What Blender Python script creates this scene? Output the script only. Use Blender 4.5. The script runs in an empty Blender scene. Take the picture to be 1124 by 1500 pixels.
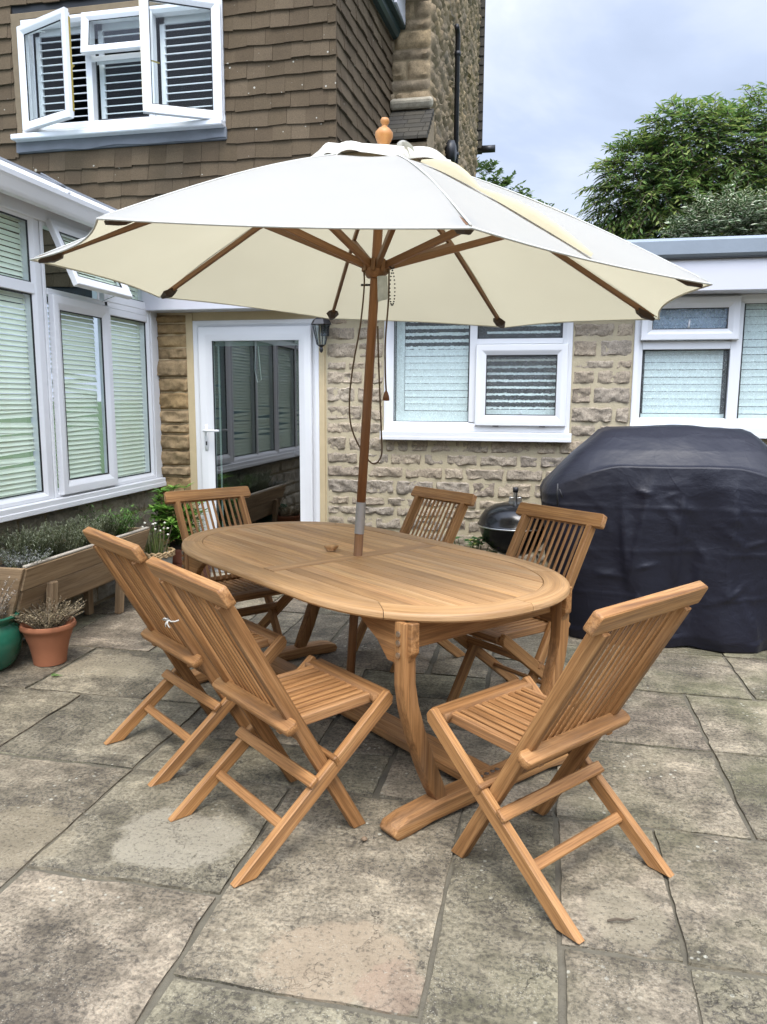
import bpy, bmesh, math, random
from math import sin, cos, pi, radians as RAD, sqrt
from mathutils import Vector as V, Matrix, noise
random.seed(7)
R = random.random
def U(a, b): return a + (b - a) * R()
S = bpy.context.scene
COL = S.collection

# ------------------------------------------------------------------ materials
class NT:
    def __init__(s, name):
        s.m = bpy.data.materials.new(name); s.m.use_nodes = True
        s.t = s.m.node_tree; s.t.nodes.clear()
        s.out = s.n('ShaderNodeOutputMaterial')
    def n(s, ty, **k):
        o = s.t.nodes.new(ty)
        for a, b in k.items(): setattr(o, a, b)
        return o
    def l(s, a, b): s.t.links.new(a, b)
    def set(s, sock, v):
        if hasattr(v, 'is_output'): s.l(v, sock)
        elif isinstance(v, (tuple, list)) and len(v) == 3 and sock.type == 'RGBA': sock.default_value = (*v, 1)
        else: sock.default_value = v
    def coord(s, kind='Object'):
        if kind == 'grain':
            a = s.n('ShaderNodeAttribute', attribute_name='gr'); return a.outputs['Vector']
        return s.n('ShaderNodeTexCoord').outputs[kind]
    def map(s, vec, sc=(1, 1, 1), loc=(0, 0, 0), rot=(0, 0, 0)):
        m = s.n('ShaderNodeMapping'); s.l(vec, m.inputs[0])
        m.inputs['Scale'].default_value = sc; m.inputs['Location'].default_value = loc; m.inputs['Rotation'].default_value = rot
        return m.outputs[0]
    def noise(s, vec, sc, det=4, rough=.55, dist=0, out='Fac'):
        m = s.n('ShaderNodeTexNoise'); s.l(vec, m.inputs['Vector'])
        m.inputs['Scale'].default_value = sc; m.inputs['Detail'].default_value = det
        m.inputs['Roughness'].default_value = rough; m.inputs['Distortion'].default_value = dist
        return m.outputs[out]
    def voro(s, vec, sc, feat='F1', out='Distance'):
        m = s.n('ShaderNodeTexVoronoi', feature=feat); s.l(vec, m.inputs['Vector']); m.inputs['Scale'].default_value = sc
        return m.outputs[out]
    def ramp(s, f, stops, interp='LINEAR'):
        m = s.n('ShaderNodeValToRGB'); s.l(f, m.inputs[0]); e = m.color_ramp.elements; m.color_ramp.interpolation = interp
        while len(e) < len(stops): e.new(.5)
        for x, (p, c) in zip(e, stops):
            x.position = p; x.color = (c, c, c, 1) if isinstance(c, (int, float)) else (*c, 1)
        return m.outputs[0]
    def mix(s, f, a, b, mode='MIX'):
        m = s.n('ShaderNodeMix', data_type='RGBA', blend_type=mode)
        s.set(m.inputs[0], f); s.set(m.inputs[6], a); s.set(m.inputs[7], b); return m.outputs[2]
    def math(s, op, a, b=0, c=None):
        m = s.n('ShaderNodeMath', operation=op); s.set(m.inputs[0], a); s.set(m.inputs[1], b)
        if c is not None: s.set(m.inputs[2], c)
        return m.outputs[0]
    def rnd(s): return s.n('ShaderNodeNewGeometry').outputs['Random Per Island']
    def bump(s, h, st=.5, d=.01, nrm=None):
        m = s.n('ShaderNodeBump'); s.l(h, m.inputs['Height']); m.inputs['Strength'].default_value = st; m.inputs['Distance'].default_value = d
        if nrm: s.l(nrm, m.inputs['Normal'])
        return m.outputs[0]
    def pbsdf(s, col, rough=.6, nrm=None, **k):
        p = s.n('ShaderNodeBsdfPrincipled'); s.set(p.inputs['Base Color'], col); s.set(p.inputs['Roughness'], rough)
        if nrm: s.l(nrm, p.inputs['Normal'])
        for a, b in k.items(): s.set(p.inputs[a.replace('_', ' ')], b)
        return p.outputs[0]
    def done(s, sh): s.l(sh, s.out.inputs['Surface']); return s.m

M = {}
def wood(name, c0, c1, c2, rough=.55, streak=46., bump=.25, along=1.6):
    t = NT(name); g = t.coord('grain')
    a = t.noise(t.map(g, (along, streak, streak)), 1.0, 5, .6, .6)
    b = t.noise(t.map(g, (along * 4, streak * 5, streak * 5)), 1.0, 3, .6)
    c = t.noise(t.map(g, (.5, 5, 5)), 1.0, 2)
    base = t.ramp(a, [(.28, c0), (.5, c1), (.74, c2)])
    base = t.mix(t.ramp(b, [(.40, .5), (.52, 0.)]), base, c0)
    base = t.mix(.7, base, t.ramp(c, [(.3, .58), (.7, 1.3)]), 'MULTIPLY')
    gy = t.math('MULTIPLY', t.ramp(t.noise(t.map(g, (1.3, 9, 9), (7, 3, 1)), 1., 5, .65), [(.52, 0.), (.72, 1.)]), .22)
    lum = sum(c1) / 3; base = t.mix(gy, base, (lum * 1.25, lum * 1.12, lum * .92))
    r = t.ramp(t.rnd(), [(0, (.76, .70, .64)), (.3, (1.0, .97, .92)), (.55, (.88, .82, .76)), (.75, (1.14, 1.12, 1.10)), (1, (.92, .84, .78))])
    base = t.mix(1., base, r, 'MULTIPLY')
    bp = t.bump(t.mix(.5, a, b), bump, .002)
    M[name] = t.done(t.pbsdf(base, t.math('MULTIPLY_ADD', b, .25, rough - .12), bp, Specular_IOR_Level=.35))
wood('teak', (.165, .074, .024), (.385, .196, .073), (.525, .302, .130))
wood('teak_top', (.33, .178, .074), (.53, .315, .142), (.64, .41, .215), .5)
wood('pole_wood', (.21, .092, .034), (.29, .138, .056), (.36, .19, .083), .45)
wood('finial_wood', (.42, .19, .06), (.48, .23, .075), (.52, .27, .09), .4)
wood('rib_wood', (.14, .068, .03), (.215, .11, .048), (.275, .15, .07), .5)
wood('plank', (.20, .135, .075), (.35, .255, .155), (.46, .35, .225), .8, 22, .5, 1.2)
wood('fence_wood', (.08, .055, .035), (.14, .1, .065), (.19, .14, .09), .9, 16, .5, 1.)

def simple(name, col, rough=.5, nsc=0, namt=.15, bump=0, bsc=40, bd=.003, **k):
    t = NT(name); o = t.coord()
    c = col
    if nsc: c = t.mix(t.noise(o, nsc, 5, .6), tuple(x * (1 - namt) for x in col), tuple(min(1, x * (1 + namt)) for x in col))
    nr = t.bump(t.noise(o, bsc, 4, .6), bump, bd) if bump else None
    M[name] = t.done(t.pbsdf(c, rough, nr, **k))
simple('upvc', (.70, .705, .71), .28, 3, .05)
simple('upvc_old', (.72, .72, .70), .4, 5, .1)
simple('gasket', (.012, .013, .014), .5)
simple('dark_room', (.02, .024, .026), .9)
simple('blind_pale', (.73, .77, .74), .6, 6, .06)
simple('blind_green', (.80, .84, .68), .65, 5, .07)
simple('shutter_white', (.74, .76, .77), .5)
simple('lead', (.135, .145, .160), .55, 6, .3, .3, 12, .006)
simple('roof_felt', (.215, .25, .285), .55, 5, .15, .2, 25, .004)
simple('fascia_white', (.55, .55, .585), .45, 2, .06)
simple('steel', (.62, .62, .60), .3, 0, Metallic=1)
simple('sleeve_metal', (.42, .41, .39), .45, 20, .1, Metallic=.6)
simple('brass', (.55, .42, .12), .4, 0, Metallic=.8)
simple('enamel', (.007, .007, .008), .2, 0, Specular_IOR_Level=.4)
simple('black_metal', (.015, .015, .017), .45)
simple('terracotta', (.33, .125, .058), .8, 7, .22, .15, 60, .002)
simple('brown_planter', (.12, .038, .02), .7, 8, .2)
simple('green_glaze', (.018, .115, .07), .18, 9, .4)
simple('soil', (.028, .02, .014), .95, 30, .4, .8, 60, .01)
simple('wicker', (.36, .25, .13), .85, 30, .3, .6, 80, .004)
simple('stone_pot', (.30, .30, .27), .8, 10, .2)
simple('leather', (.045, .025, .014), .6)
simple('cap_cloth', (.66, .63, .54), .9, 14, .06)
simple('hem_cloth', (.56, .55, .49), .9)
simple('strap_cloth', (.43, .375, .24), .9, 20, .08)
simple('cord', (.10, .062, .032), .8)
simple('toggle', (.17, .06, .02), .5)
simple('cotton', (.52, .50, .44), .9)
simple('tag_print', (.45, .47, .46), .4, 25, .5)
simple('gutter_green', (.02, .04, .04), .4)
simple('render_beige', (.50, .40, .24), .9, 9, .15, .4, 70, .004)
simple('fillet', (.17, .13, .08), .95, 9, .3, .5, 50, .006)
simple('pale_timber', (.42, .37, .30), .8, 9, .15)
simple('bark', (.10, .075, .05), .9, 12, .3, .6, 30, .02)
simple('pebble', (.2, .135, .08), .8)
simple('far_grass', (.05, .085, .03), .95, 1.5, .3)
simple('petal_white', (.75, .74, .62), .8)
simple('petal_purple', (.25, .06, .35), .8)

def leafmat(name, stops, rough=.55, trans=.25):
    t = NT(name)
    c = t.ramp(t.rnd(), stops)
    d = t.pbsdf(c, rough, None, Specular_IOR_Level=.35)
    tr = t.n('ShaderNodeBsdfTranslucent'); t.l(c, tr.inputs[0])
    mx = t.n('ShaderNodeMixShader'); mx.inputs[0].default_value = trans
    t.l(d, mx.inputs[1]); t.l(tr.outputs[0], mx.inputs[2]); M[name] = t.done(mx.outputs[0])
leafmat('bamboo_leaf', [(0, (.07, .14, .035)), (.4, (.14, .24, .06)), (.75, (.23, .31, .075)), (1, (.33, .37, .11))], .5, .45)
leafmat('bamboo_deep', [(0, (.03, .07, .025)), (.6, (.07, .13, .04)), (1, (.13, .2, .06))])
leafmat('tree_leaf', [(0, (.08, .14, .04)), (.6, (.14, .22, .06)), (1, (.22, .3, .09))])
leafmat('lavender_leaf', [(0, (.10, .115, .06)), (.5, (.17, .185, .11)), (1, (.26, .27, .19))])
leafmat('silver_leaf', [(0, (.22, .23, .21)), (1, (.36, .36, .34))])
leafmat('fresh_leaf', [(0, (.05, .12, .02)), (.6, (.09, .2, .035)), (1, (.16, .28, .06))])
leafmat('bay_leaf', [(0, (.05, .13, .02)), (.6, (.13, .28, .04)), (1, (.26, .42, .09))], .35)
leafmat('dry_leaf', [(0, (.11, .085, .045)), (.5, (.22, .17, .095)), (1, (.36, .29, .18))], .9, .1)
leafmat('ash_leaf', [(0, (.26, .22, .17)), (.5, (.4, .35, .29)), (1, (.5, .46, .4))], .9, .1)
leafmat('chive', [(0, (.06, .1, .025)), (.7, (.13, .17, .05)), (1, (.3, .28, .12))])
leafmat('geranium', [(0, (.03, .08, .02)), (.6, (.08, .16, .05)), (1, (.3, .3, .06))])
def varieg():
    t = NT('variegated_leaf'); e = t.n('ShaderNodeAttribute', attribute_name='gr').outputs['Vector']
    sx = t.n('ShaderNodeSeparateXYZ'); t.l(e, sx.inputs[0])
    ed = t.math('ABSOLUTE', sx.outputs[1])
    c = t.mix(t.ramp(ed, [(.35, 0.), (.6, 1.)]), (.07, .14, .04), (.80, .80, .60))
    c = t.mix(t.ramp(t.rnd(), [(0, .5), (.25, 0.)]), c, (.03, .07, .022))
    M['variegated_leaf'] = t.done(t.pbsdf(c, .45))
varieg()

def stonemat(name, cols, spk=.35, bsc=38, bst=.6, bd=.008, big=3.):
    t = NT(name); o = t.coord()
    st = [(i / (len(cols) - 1), c) for i, c in enumerate(cols)]
    c = t.ramp(t.rnd(), st)
    n1 = t.noise(o, big, 4, .6); n2 = t.noise(o, 90, 4, .7); n3 = t.noise(o, 18, 5, .65)
    c = t.mix(.8, c, t.ramp(n1, [(.3, .72), (.7, 1.25)]), 'MULTIPLY')
    c = t.mix(.8, c, t.ramp(n3, [(.3, .66), (.65, 1.22)]), 'MULTIPLY')
    c = t.mix(t.ramp(n2, [(.36, spk), (.5, 0.)]), c, tuple(x * .35 for x in cols[0]))
    h = t.mix(.4, t.noise(o, bsc, 6, .7), n3)
    M[name] = t.done(t.pbsdf(c, .92, t.bump(h, bst, bd), Specular_IOR_Level=.2))
stonemat('wall_stone', [(.31, .255, .195), (.41, .335, .24), (.35, .295, .225), (.44, .36, .26), (.32, .275, .22), (.41, .345, .26)], .6, 60, 1., .014)
stonemat('pier_stone', [(.30, .20, .095), (.36, .25, .125), (.30, .22, .13), (.25, .175, .09)], .3, 24, .7, .012)
stonemat('rubble_stone', [(.20, .155, .10), (.28, .21, .125), (.235, .185, .125), (.31, .23, .13), (.19, .155, .11)], .5, 30, .8, .012, 1.2)
stonemat('grey_stone', [(.27, .245, .195), (.36, .32, .24), (.31, .28, .225)], .4, 30, .8, .01, 2)
simple('mortar', (.44, .375, .25), .95, 8, .2, .8, 90, .005)
simple('mortar_dark', (.20, .155, .09), .95, 8, .2, .5, 60, .004)
simple('slab_mortar', (.115, .10, .07), .95, 20, .4, .8, 80, .006)
def tilemat(name, cols):
    t = NT(name); o = t.coord()
    c = t.ramp(t.rnd(), [(i / (len(cols) - 1), q) for i, q in enumerate(cols)])
    c = t.mix(.7, c, t.ramp(t.noise(o, 140, 3, .7), [(.3, .55), (.7, 1.3)]), 'MULTIPLY')
    c = t.mix(.6, c, t.ramp(t.noise(o, 1.6, 4, .6), [(.3, .72), (.7, 1.2)]), 'MULTIPLY')
    sp = t.voro(o, 17); big = t.noise(o, 9, 3)
    sz = t.math('MULTIPLY', t.ramp(big, [(.5, 0.), (.75, 1.)]), .24)
    lich = t.math('LESS_THAN', sp, sz)
    c = t.mix(t.math('MULTIPLY', lich, .8), c, (.42, .40, .33))
    M[name] = t.done(t.pbsdf(c, .93, t.bump(t.noise(o, 170, 4, .7), .5, .003), Specular_IOR_Level=.2))
tilemat('wall_tile', [(.083, .059, .035), (.104, .076, .046), (.093, .067, .041), (.122, .09, .056), (.095, .069, .041)])
tilemat('slate_tile', [(.05, .046, .038), (.075, .066, .05), (.06, .055, .047)])

def slabmat():
    t = NT('slab_stone'); o = t.coord()
    r = t.rnd()
    cb = t.ramp(r, [(0, (.174, .144, .101)), (.2, (.203, .168, .116)), (.38, (.156, .138, .090)), (.55, (.184, .146, .106)), (.72, (.228, .190, .131)), (.88, (.158, .144, .094)), (1, (.195, .162, .116))])
    off = t.n('ShaderNodeCombineXYZ'); t.l(t.math('MULTIPLY', r, 57), off.inputs[0]); t.l(t.math('MULTIPLY', r, 31), off.inputs[1])
    add = t.n('ShaderNodeVectorMath', operation='ADD'); t.l(o, add.inputs[0]); t.l(off.outputs[0], add.inputs[1]); p = add.outputs[0]
    big = t.noise(p, 2.6, 5, .62, .5); mid = t.noise(p, 9, 6, .68, .3); fine = t.noise(p, 75, 5, .75); mic = t.noise(p, 210, 2, .6)
    st = t.noise(t.map(p, (3, 16, 1), rot=(0, 0, .5)), 1.2, 5, .65, .8)
    c = t.mix(1., cb, t.ramp(big, [(.30, .52), (.48, .92), (.64, 1.45)]), 'MULTIPLY')
    c = t.mix(.9, c, t.ramp(mid, [(.32, .52), (.5, 1.), (.68, 1.48)]), 'MULTIPLY')
    c = t.mix(.6, c, t.ramp(st, [(.3, .62), (.7, 1.34)]), 'MULTIPLY')
    c = t.mix(.75, c, t.ramp(fine, [(.32, .45), (.5, 1.), (.68, 1.6)]), 'MULTIPLY')
    fl = t.noise(t.map(p, (2.2, 6, 1), rot=(0, 0, -.35)), 1.7, 6, .7, 1.4)
    c = t.mix(t.ramp(fl, [(.545, 0.), (.565, .42)]), c, t.mix(.5, c, (.31, .265, .185)))
    c = t.mix(t.ramp(fl, [(.40, .5), (.415, 0.)]), c, t.mix(.6, c, (.10, .085, .065)))
    ck = t.n('ShaderNodeTexVoronoi', feature='DISTANCE_TO_EDGE'); ck.inputs['Scale'].default_value = 2.3
    wv = t.n('ShaderNodeVectorMath', operation='MULTIPLY_ADD'); t.l(t.noise(p, 6, 5, .7, out='Color'), wv.inputs[0]); wv.inputs[1].default_value = (.5, .5, 0); t.l(p, wv.inputs[2]); t.l(wv.outputs[0], ck.inputs['Vector'])
    ckm = t.math('MULTIPLY', t.ramp(ck.outputs['Distance'], [(.0, 1.), (.014, 0.)]), t.ramp(t.noise(p, 3.2, 2), [(.52, 0.), (.6, .75)]))
    c = t.mix(ckm, c, (.05, .042, .032))
    # moss on some parts, dark lichen speckle, pale lichen dots
    ms = t.noise(o, 1.15, 5, .65)
    sx = t.n('ShaderNodeSeparateXYZ'); t.l(o, sx.inputs[0])
    rt = t.n('ShaderNodeMapRange'); t.l(sx.outputs[0], rt.inputs[0]); rt.inputs[1].default_value = -.3; rt.inputs[2].default_value = .9
    c = t.mix(t.math('MULTIPLY', t.ramp(ms, [(.42, 0.), (.62, .8)]), t.math('MULTIPLY_ADD', rt.outputs[0], .75, .12)), c, (.095, .10, .042))
    dk = t.math('MULTIPLY', t.ramp(fine, [(.42, 1.), (.50, 0.)]), t.ramp(big, [(.42, .9), (.62, .2)]))
    c = t.mix(t.math('MULTIPLY', dk, .78), c, (.05, .042, .034))
    # buff worn patches
    def patch(x, y, rx, ry, col, am):
        nonlocal c
        m = t.map(o, (1 / rx, 1 / ry, 0), (-x / rx, -y / ry, 0))
        wob = t.noise(o, 5, 7, .68, out='Color')
        vm = t.n('ShaderNodeVectorMath', operation='MULTIPLY_ADD'); t.l(wob, vm.inputs[0]); vm.inputs[1].default_value = (1.5, 1.5, 0); t.l(m, vm.inputs[2])
        sb = t.n('ShaderNodeVectorMath', operation='SUBTRACT'); t.l(vm.outputs[0], sb.inputs[0]); sb.inputs[1].default_value = (.75, .75, 0)
        ln = t.n('ShaderNodeVectorMath', operation='LENGTH'); t.l(sb.outputs[0], ln.inputs[0])
        k = t.math('MULTIPLY', t.ramp(ln.outputs['Value'], [(.78, 1.), (.92, 0.)]), t.ramp(fine, [(.36, .15), (.46, 1.)]))
        c = t.mix(t.math('MULTIPLY', k, am), c, col)
    patch(-.46, 1.66, .22, .155, (.29, .225, .15), .8)
    patch(-.31, 1.60, .10, .09, (.28, .19, .132), .45)
    patch(-1.12, 2.06, .23, .19, (.30, .265, .195), .8)
    patch(.27, 1.99, .12, .13, (.27, .23, .155), .6)
    patch(-1.65, 1.95, .25, .2, (.26, .215, .14), .55)
    patch(-2.2, 3.45, .3, .2, (.36, .30, .2), .5)
    wl = t.math('MULTIPLY', t.ramp(t.voro(p, 30), [(.13, 1.), (.2, 0.)]), t.ramp(t.noise(p, 3.4, 3), [(.53, 0.), (.66, 1.)]))
    c = t.mix(t.math('MULTIPLY', wl, .8), c, (.46, .44, .35))
    wf = t.math('MULTIPLY', t.ramp(mic, [(.60, 0.), (.68, 1.)]), t.ramp(mid, [(.4, 0.), (.62, .8)]))
    c = t.mix(wf, c, (.40, .37, .29))
    h = t.mix(.30, t.mix(.45, t.mix(.5, st, fl), mid), fine)
    h = t.mix(t.math('MULTIPLY', ckm, .8), h, (0, 0, 0))
    rough = t.math('MULTIPLY_ADD', mid, .3, .55)
    M['slab_stone'] = t.done(t.pbsdf(c, rough, t.bump(h, .75, .014), Specular_IOR_Level=.3))
slabmat()

def fabric():
    t = NT('canvas'); o = t.coord()
    w = t.noise(o, 420, 2); big = t.noise(o, 2.2, 4)
    c = t.mix(big, (.455, .450, .415), (.505, .50, .462))
    tc = t.mix(big, (.66, .59, .40), (.74, .67, .46))
    nr = t.bump(t.mix(.3, t.noise(o, 5, 4, .6), w), .22, .012)
    d = t.pbsdf(c, .9, nr, Specular_IOR_Level=.1)
    tr = t.n('ShaderNodeBsdfTranslucent'); t.l(tc, tr.inputs[0]); t.l(nr, tr.inputs[1])
    mx = t.n('ShaderNodeMixShader'); mx.inputs[0].default_value = .40
    t.l(d, mx.inputs[1]); t.l(tr.outputs[0], mx.inputs[2]); M['canvas'] = t.done(mx.outputs[0])
fabric()
def cover():
    t = NT('cover_cloth'); o = t.coord()
    f = t.noise(t.map(o, (1.6, 1.6, 2.4)), 2.4, 4, .55, .3)
    v = t.voro(t.map(o, (1, 1, 1.4), rot=(.3, .5, .4)), 4.5, 'DISTANCE_TO_EDGE')
    v2 = t.voro(t.map(o, (1, 1, 1.1), rot=(.9, .2, 1.1)), 9., 'DISTANCE_TO_EDGE')
    h = t.math('ADD', t.math('MULTIPLY', t.ramp(v, [(0, 1.), (.25, 0.)]), .10), t.math('ADD', f, t.math('MULTIPLY', t.ramp(v2, [(0, 1.), (.2, 0.)]), .03)))
    c = t.mix(t.noise(o, 2.5, 4), (.0045, .0045, .0105), (.0085, .0085, .0165))
    ln = None
    for sc, ro, lo in ((2.6, .4, 0), (4.4, 1.3, 5), (3.4, 2.3, 9)):
        q = t.math('ABSOLUTE', t.math('SUBTRACT', t.noise(t.map(o, (1, 1, .8), (lo, lo, 0), (ro, ro * .5, ro)), sc, 1, .4, .4), .5)); q = t.math('MULTIPLY', t.ramp(q, [(0, 1.), (.022, 0.)]), t.ramp(t.noise(t.map(o, (1, 1, 1), (lo, 3, lo)), 5, 2), [(.45, 0.), (.6, 1.)]))
        ln = q if ln is None else t.math('ADD', ln, q)
    h = t.math('ADD', h, t.math('MULTIPLY', ln, .05))
    M['cover_cloth'] = t.done(t.pbsdf(c, .46, t.bump(h, .36, .03), Specular_IOR_Level=.36, Sheen_Weight=.03))
cover()
def glass(name, tint=(.92, .97, .96), refl=.07, bsc=0, bst=0, frost=0., fcol=(.6, .72, .78), ior=1.5):
    t = NT(name); o = t.coord()
    tr = t.n('ShaderNodeBsdfTransparent'); t.set(tr.inputs[0], tint)
    gl = t.n('ShaderNodeBsdfGlossy'); gl.inputs['Roughness'].default_value = .02 if not bsc else .12
    fr = t.n('ShaderNodeLayerWeight'); fr.inputs['Blend'].default_value = .5
    if bsc:
        h = t.noise(t.map(o, (1, 1, .6)), bsc, 3, .6, 1.0); nr = t.bump(h, bst, .02); t.l(nr, gl.inputs['Normal'])
    base = tr.outputs[0]
    if frost:
        df = t.n('ShaderNodeBsdfDiffuse'); t.set(df.inputs[0], fcol)
        tl = t.n('ShaderNodeBsdfTranslucent'); t.set(tl.inputs[0], fcol)
        m2 = t.n('ShaderNodeMixShader'); m2.inputs[0].default_value = .5; t.l(df.outputs[0], m2.inputs[1]); t.l(tl.outputs[0], m2.inputs[2])
        m1 = t.n('ShaderNodeMixShader')
        t.set(m1.inputs[0], t.math('MULTIPLY', t.ramp(t.noise(t.map(o, (1, 1, .7)), bsc or 60, 3, .6, 1.2), [(.35, .25), (.65, 1.)]), frost))
        t.l(tr.outputs[0], m1.inputs[1]); t.l(m2.outputs[0], m1.inputs[2]); base = m1.outputs[0]
    mx = t.n('ShaderNodeMixShader'); t.l(t.math('MULTIPLY_ADD', t.math('POWER', fr.outputs['Facing'], 4.5), .9, refl), mx.inputs[0])
    t.l(base, mx.inputs[1]); t.l(gl.outputs[0], mx.inputs[2]); M[name] = t.done(mx.outputs[0])
glass('clear_glass', refl=.045)
glass('dark_glass', refl=.02)
glass('door_glass', (.5, .6, .58), .27)
glass('obscure_glass', (.90, .97, .97), .05, 70, .6, .26, (.64, .69, .68))
glass('vent_glass', (.8, .9, .98), .06, 45, .6, .6, (.42, .53, .66))
glass('lamp_glass', (.8, .85, .85), .06)

# ------------------------------------------------------------------ mesh builder
def root_of(o):
    while o.parent: o = o.parent
    return o
class MB:
    def __init__(s): s.v = []; s.f = []; s.g = []
    def raw(s, vs, fs, gs=None, g0=None):
        b = len(s.v); s.v += [V(p) for p in vs]; s.f += [tuple(i + b for i in f) for f in fs]
        if gs is None:
            off = V((U(0, 50), U(0, 50), U(0, 50))) if g0 is None else g0
            gs = [V(p) + off for p in vs]
        s.g += gs
    def box(s, c, ax, size, bev=.003, seg=1):
        bm = bmesh.new(); bmesh.ops.create_cube(bm, size=1)
        for q in bm.verts: q.co = V((q.co.x * size[0], q.co.y * size[1], q.co.z * size[2]))
        if bev: bmesh.ops.bevel(bm, geom=bm.edges[:], offset=min(bev, .45 * min(size)), segments=seg, affect='EDGES', profile=.5)
        s.bm(bm, c, ax, max(range(3), key=lambda i: size[i]))
    def bm(s, bm, c, ax, gaxis=0):
        bm.verts.ensure_lookup_table(); bm.verts.index_update()
        off = V((U(0, 50), U(0, 50), U(0, 50))); gs = []; vs = []; c = V(c); A = [V(a) for a in ax]
        order = {0: (0, 1, 2), 1: (1, 0, 2), 2: (2, 0, 1)}[gaxis]
        for q in bm.verts:
            l = q.co; vs.append(c + A[0] * l.x + A[1] * l.y + A[2] * l.z); gs.append(V((l[order[0]], l[order[1]], l[order[2]])) + off)
        s.raw(vs, [[x.index for x in f.verts] for f in bm.faces], gs); bm.free()
    def abox(s, x0, x1, y0, y1, z0, z1, bev=.003): s.box(((x0 + x1) / 2, (y0 + y1) / 2, (z0 + z1) / 2), ((1, 0, 0), (0, 1, 0), (0, 0, 1)), (abs(x1 - x0), abs(y1 - y0), abs(z1 - z0)), bev)
    def beam(s, p0, p1, w, t, up=(0, 0, 1), bev=.003):
        p0 = V(p0); p1 = V(p1); d = p1 - p0; L = d.length; x = d / L; y = V(up).cross(x)
        if y.length < 1e-5: y = V((1, 0, 0)).cross(x)
        y.normalize(); z = x.cross(y); s.box((p0 + p1) / 2, (x, y, z), (L, w, t), bev)
    def prism(s, pts, o, ax, th, bev=.003, gax=None, seg=1):   # outline in local (x, y), thickness th along local z, centred
        bm = bmesh.new(); lo = [bm.verts.new((p[0], p[1], -th / 2)) for p in pts]; f = bm.faces.new(lo)
        r = bmesh.ops.extrude_face_region(bm, geom=[f])
        bmesh.ops.translate(bm, vec=(0, 0, th), verts=[q for q in r['geom'] if isinstance(q, bmesh.types.BMVert)])
        bmesh.ops.recalc_face_normals(bm, faces=bm.faces[:])
        if bev: bmesh.ops.bevel(bm, geom=bm.edges[:], offset=bev, segments=seg, affect='EDGES', profile=.5)
        if gax is None:
            s.bm(bm, o, ax, 0)
        else:                                                     # grain direction given in local xy
            gx = V((gax[0], gax[1], 0)).normalized(); gy = V((-gx.y, gx.x, 0)); off = V((U(0, 50), U(0, 50), U(0, 50)))
            bm.verts.index_update(); A = [V(a) for a in ax]
            s.raw([V(o) + A[0] * q.co.x + A[1] * q.co.y + A[2] * q.co.z for q in bm.verts], [[x.index for x in f.verts] for f in bm.faces],
                  [V((q.co.dot(gx), q.co.dot(gy), q.co.z)) + off for q in bm.verts]); bm.free()
    def tube(s, pts, r, n=8, caps=True):
        pts = [V(p) for p in pts]; rs = r if isinstance(r, (list, tuple)) else [r] * len(pts); vs = []; gs = []; off = V((U(0, 50), U(0, 50), 0)); L = 0
        up = None
        for i, p in enumerate(pts):
            d = (pts[min(i + 1, len(pts) - 1)] - pts[max(i - 1, 0)]).normalized()
            if up is None: up = V((0, 0, 1)) if abs(d.z) < .9 else V((1, 0, 0))
            a = up.cross(d).normalized(); b = d.cross(a); up = b
            if i: L += (p - pts[i - 1]).length
            for k in range(n):
                w = 2 * pi * k / n; vs.append(p + (a * cos(w) + b * sin(w)) * rs[i]); gs.append(V((L, rs[i] * cos(w), rs[i] * sin(w))) + off)
        fs = [(i * n + k, i * n + (k + 1) % n, (i + 1) * n + (k + 1) % n, (i + 1) * n + k) for i in range(len(pts) - 1) for k in range(n)]
        if caps: fs += [tuple(range(n))[::-1], tuple((len(pts) - 1) * n + k for k in range(n))]
        s.raw(vs, fs, gs)
    def lathe(s, prof, c=(0, 0, 0), n=32, ax=None):
        c = V(c); vs = []; gs = []; A = ax or (V((1, 0, 0)), V((0, 1, 0)), V((0, 0, 1)))
        for r, z in prof:
            for k in range(n):
                w = 2 * pi * k / n; vs.append(c + A[0] * (r * cos(w)) + A[1] * (r * sin(w)) + A[2] * z); gs.append(V((z, r * cos(w), r * sin(w))))
        m = len(prof)
        s.raw(vs, [(i * n + k, i * n + (k + 1) % n, (i + 1) * n + (k + 1) % n, (i + 1) * n + k) for i in range(m - 1) for k in range(n)] + [tuple(range(n))[::-1], tuple((m - 1) * n + k for k in range(n))], gs)
    def leaf(s, p, d, n, L, w, fold=.15, bend=.2):             # six-vertex leaf, folded along its midrib
        d = V(d).normalized(); n = V(n); sd = d.cross(n)
        if sd.length < 1e-4: sd = d.cross(V((1, .3, .2)))
        sd.normalize(); n = sd.cross(d); p = V(p)
        m = p + d * L * .45 - n * bend * L * .12; t = p + d * L - n * bend * L * .45
        vs = [p, m + sd * w / 2 + n * fold * w, m, m - sd * w / 2 + n * fold * w, t]
        s.raw(vs, [(0, 2, 1), (0, 3, 2), (1, 2, 4), (2, 3, 4)], [V((0, 0, 0)), V((.5, 1, 0)), V((.5, 0, 0)), V((.5, -1, 0)), V((1, .5, 0))])
    def build(s, name, mat, parent=None, smooth=False, kind=None, angle=None):
        me = bpy.data.meshes.new(name); ro = root_of(parent).location if parent else V((0, 0, 0))
        me.from_pydata([p - ro for p in s.v], [], s.f); me.validate()
        a = me.attributes.new('gr', 'FLOAT_VECTOR', 'POINT')
        if len(a.data) == len(s.g): a.data.foreach_set('vector', [x for q in s.g for x in q])
        bm = bmesh.new(); bm.from_mesh(me); bmesh.ops.recalc_face_normals(bm, faces=bm.faces[:]); bm.to_mesh(me); bm.free()
        me.materials.append(M[mat] if isinstance(mat, str) else mat)
        if smooth or angle:
            me.polygons.foreach_set('use_smooth', [True] * len(me.polygons))
            if angle: me.set_sharp_from_angle(angle=RAD(angle))
        o = bpy.data.objects.new(name, me); COL.objects.link(o)
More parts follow.
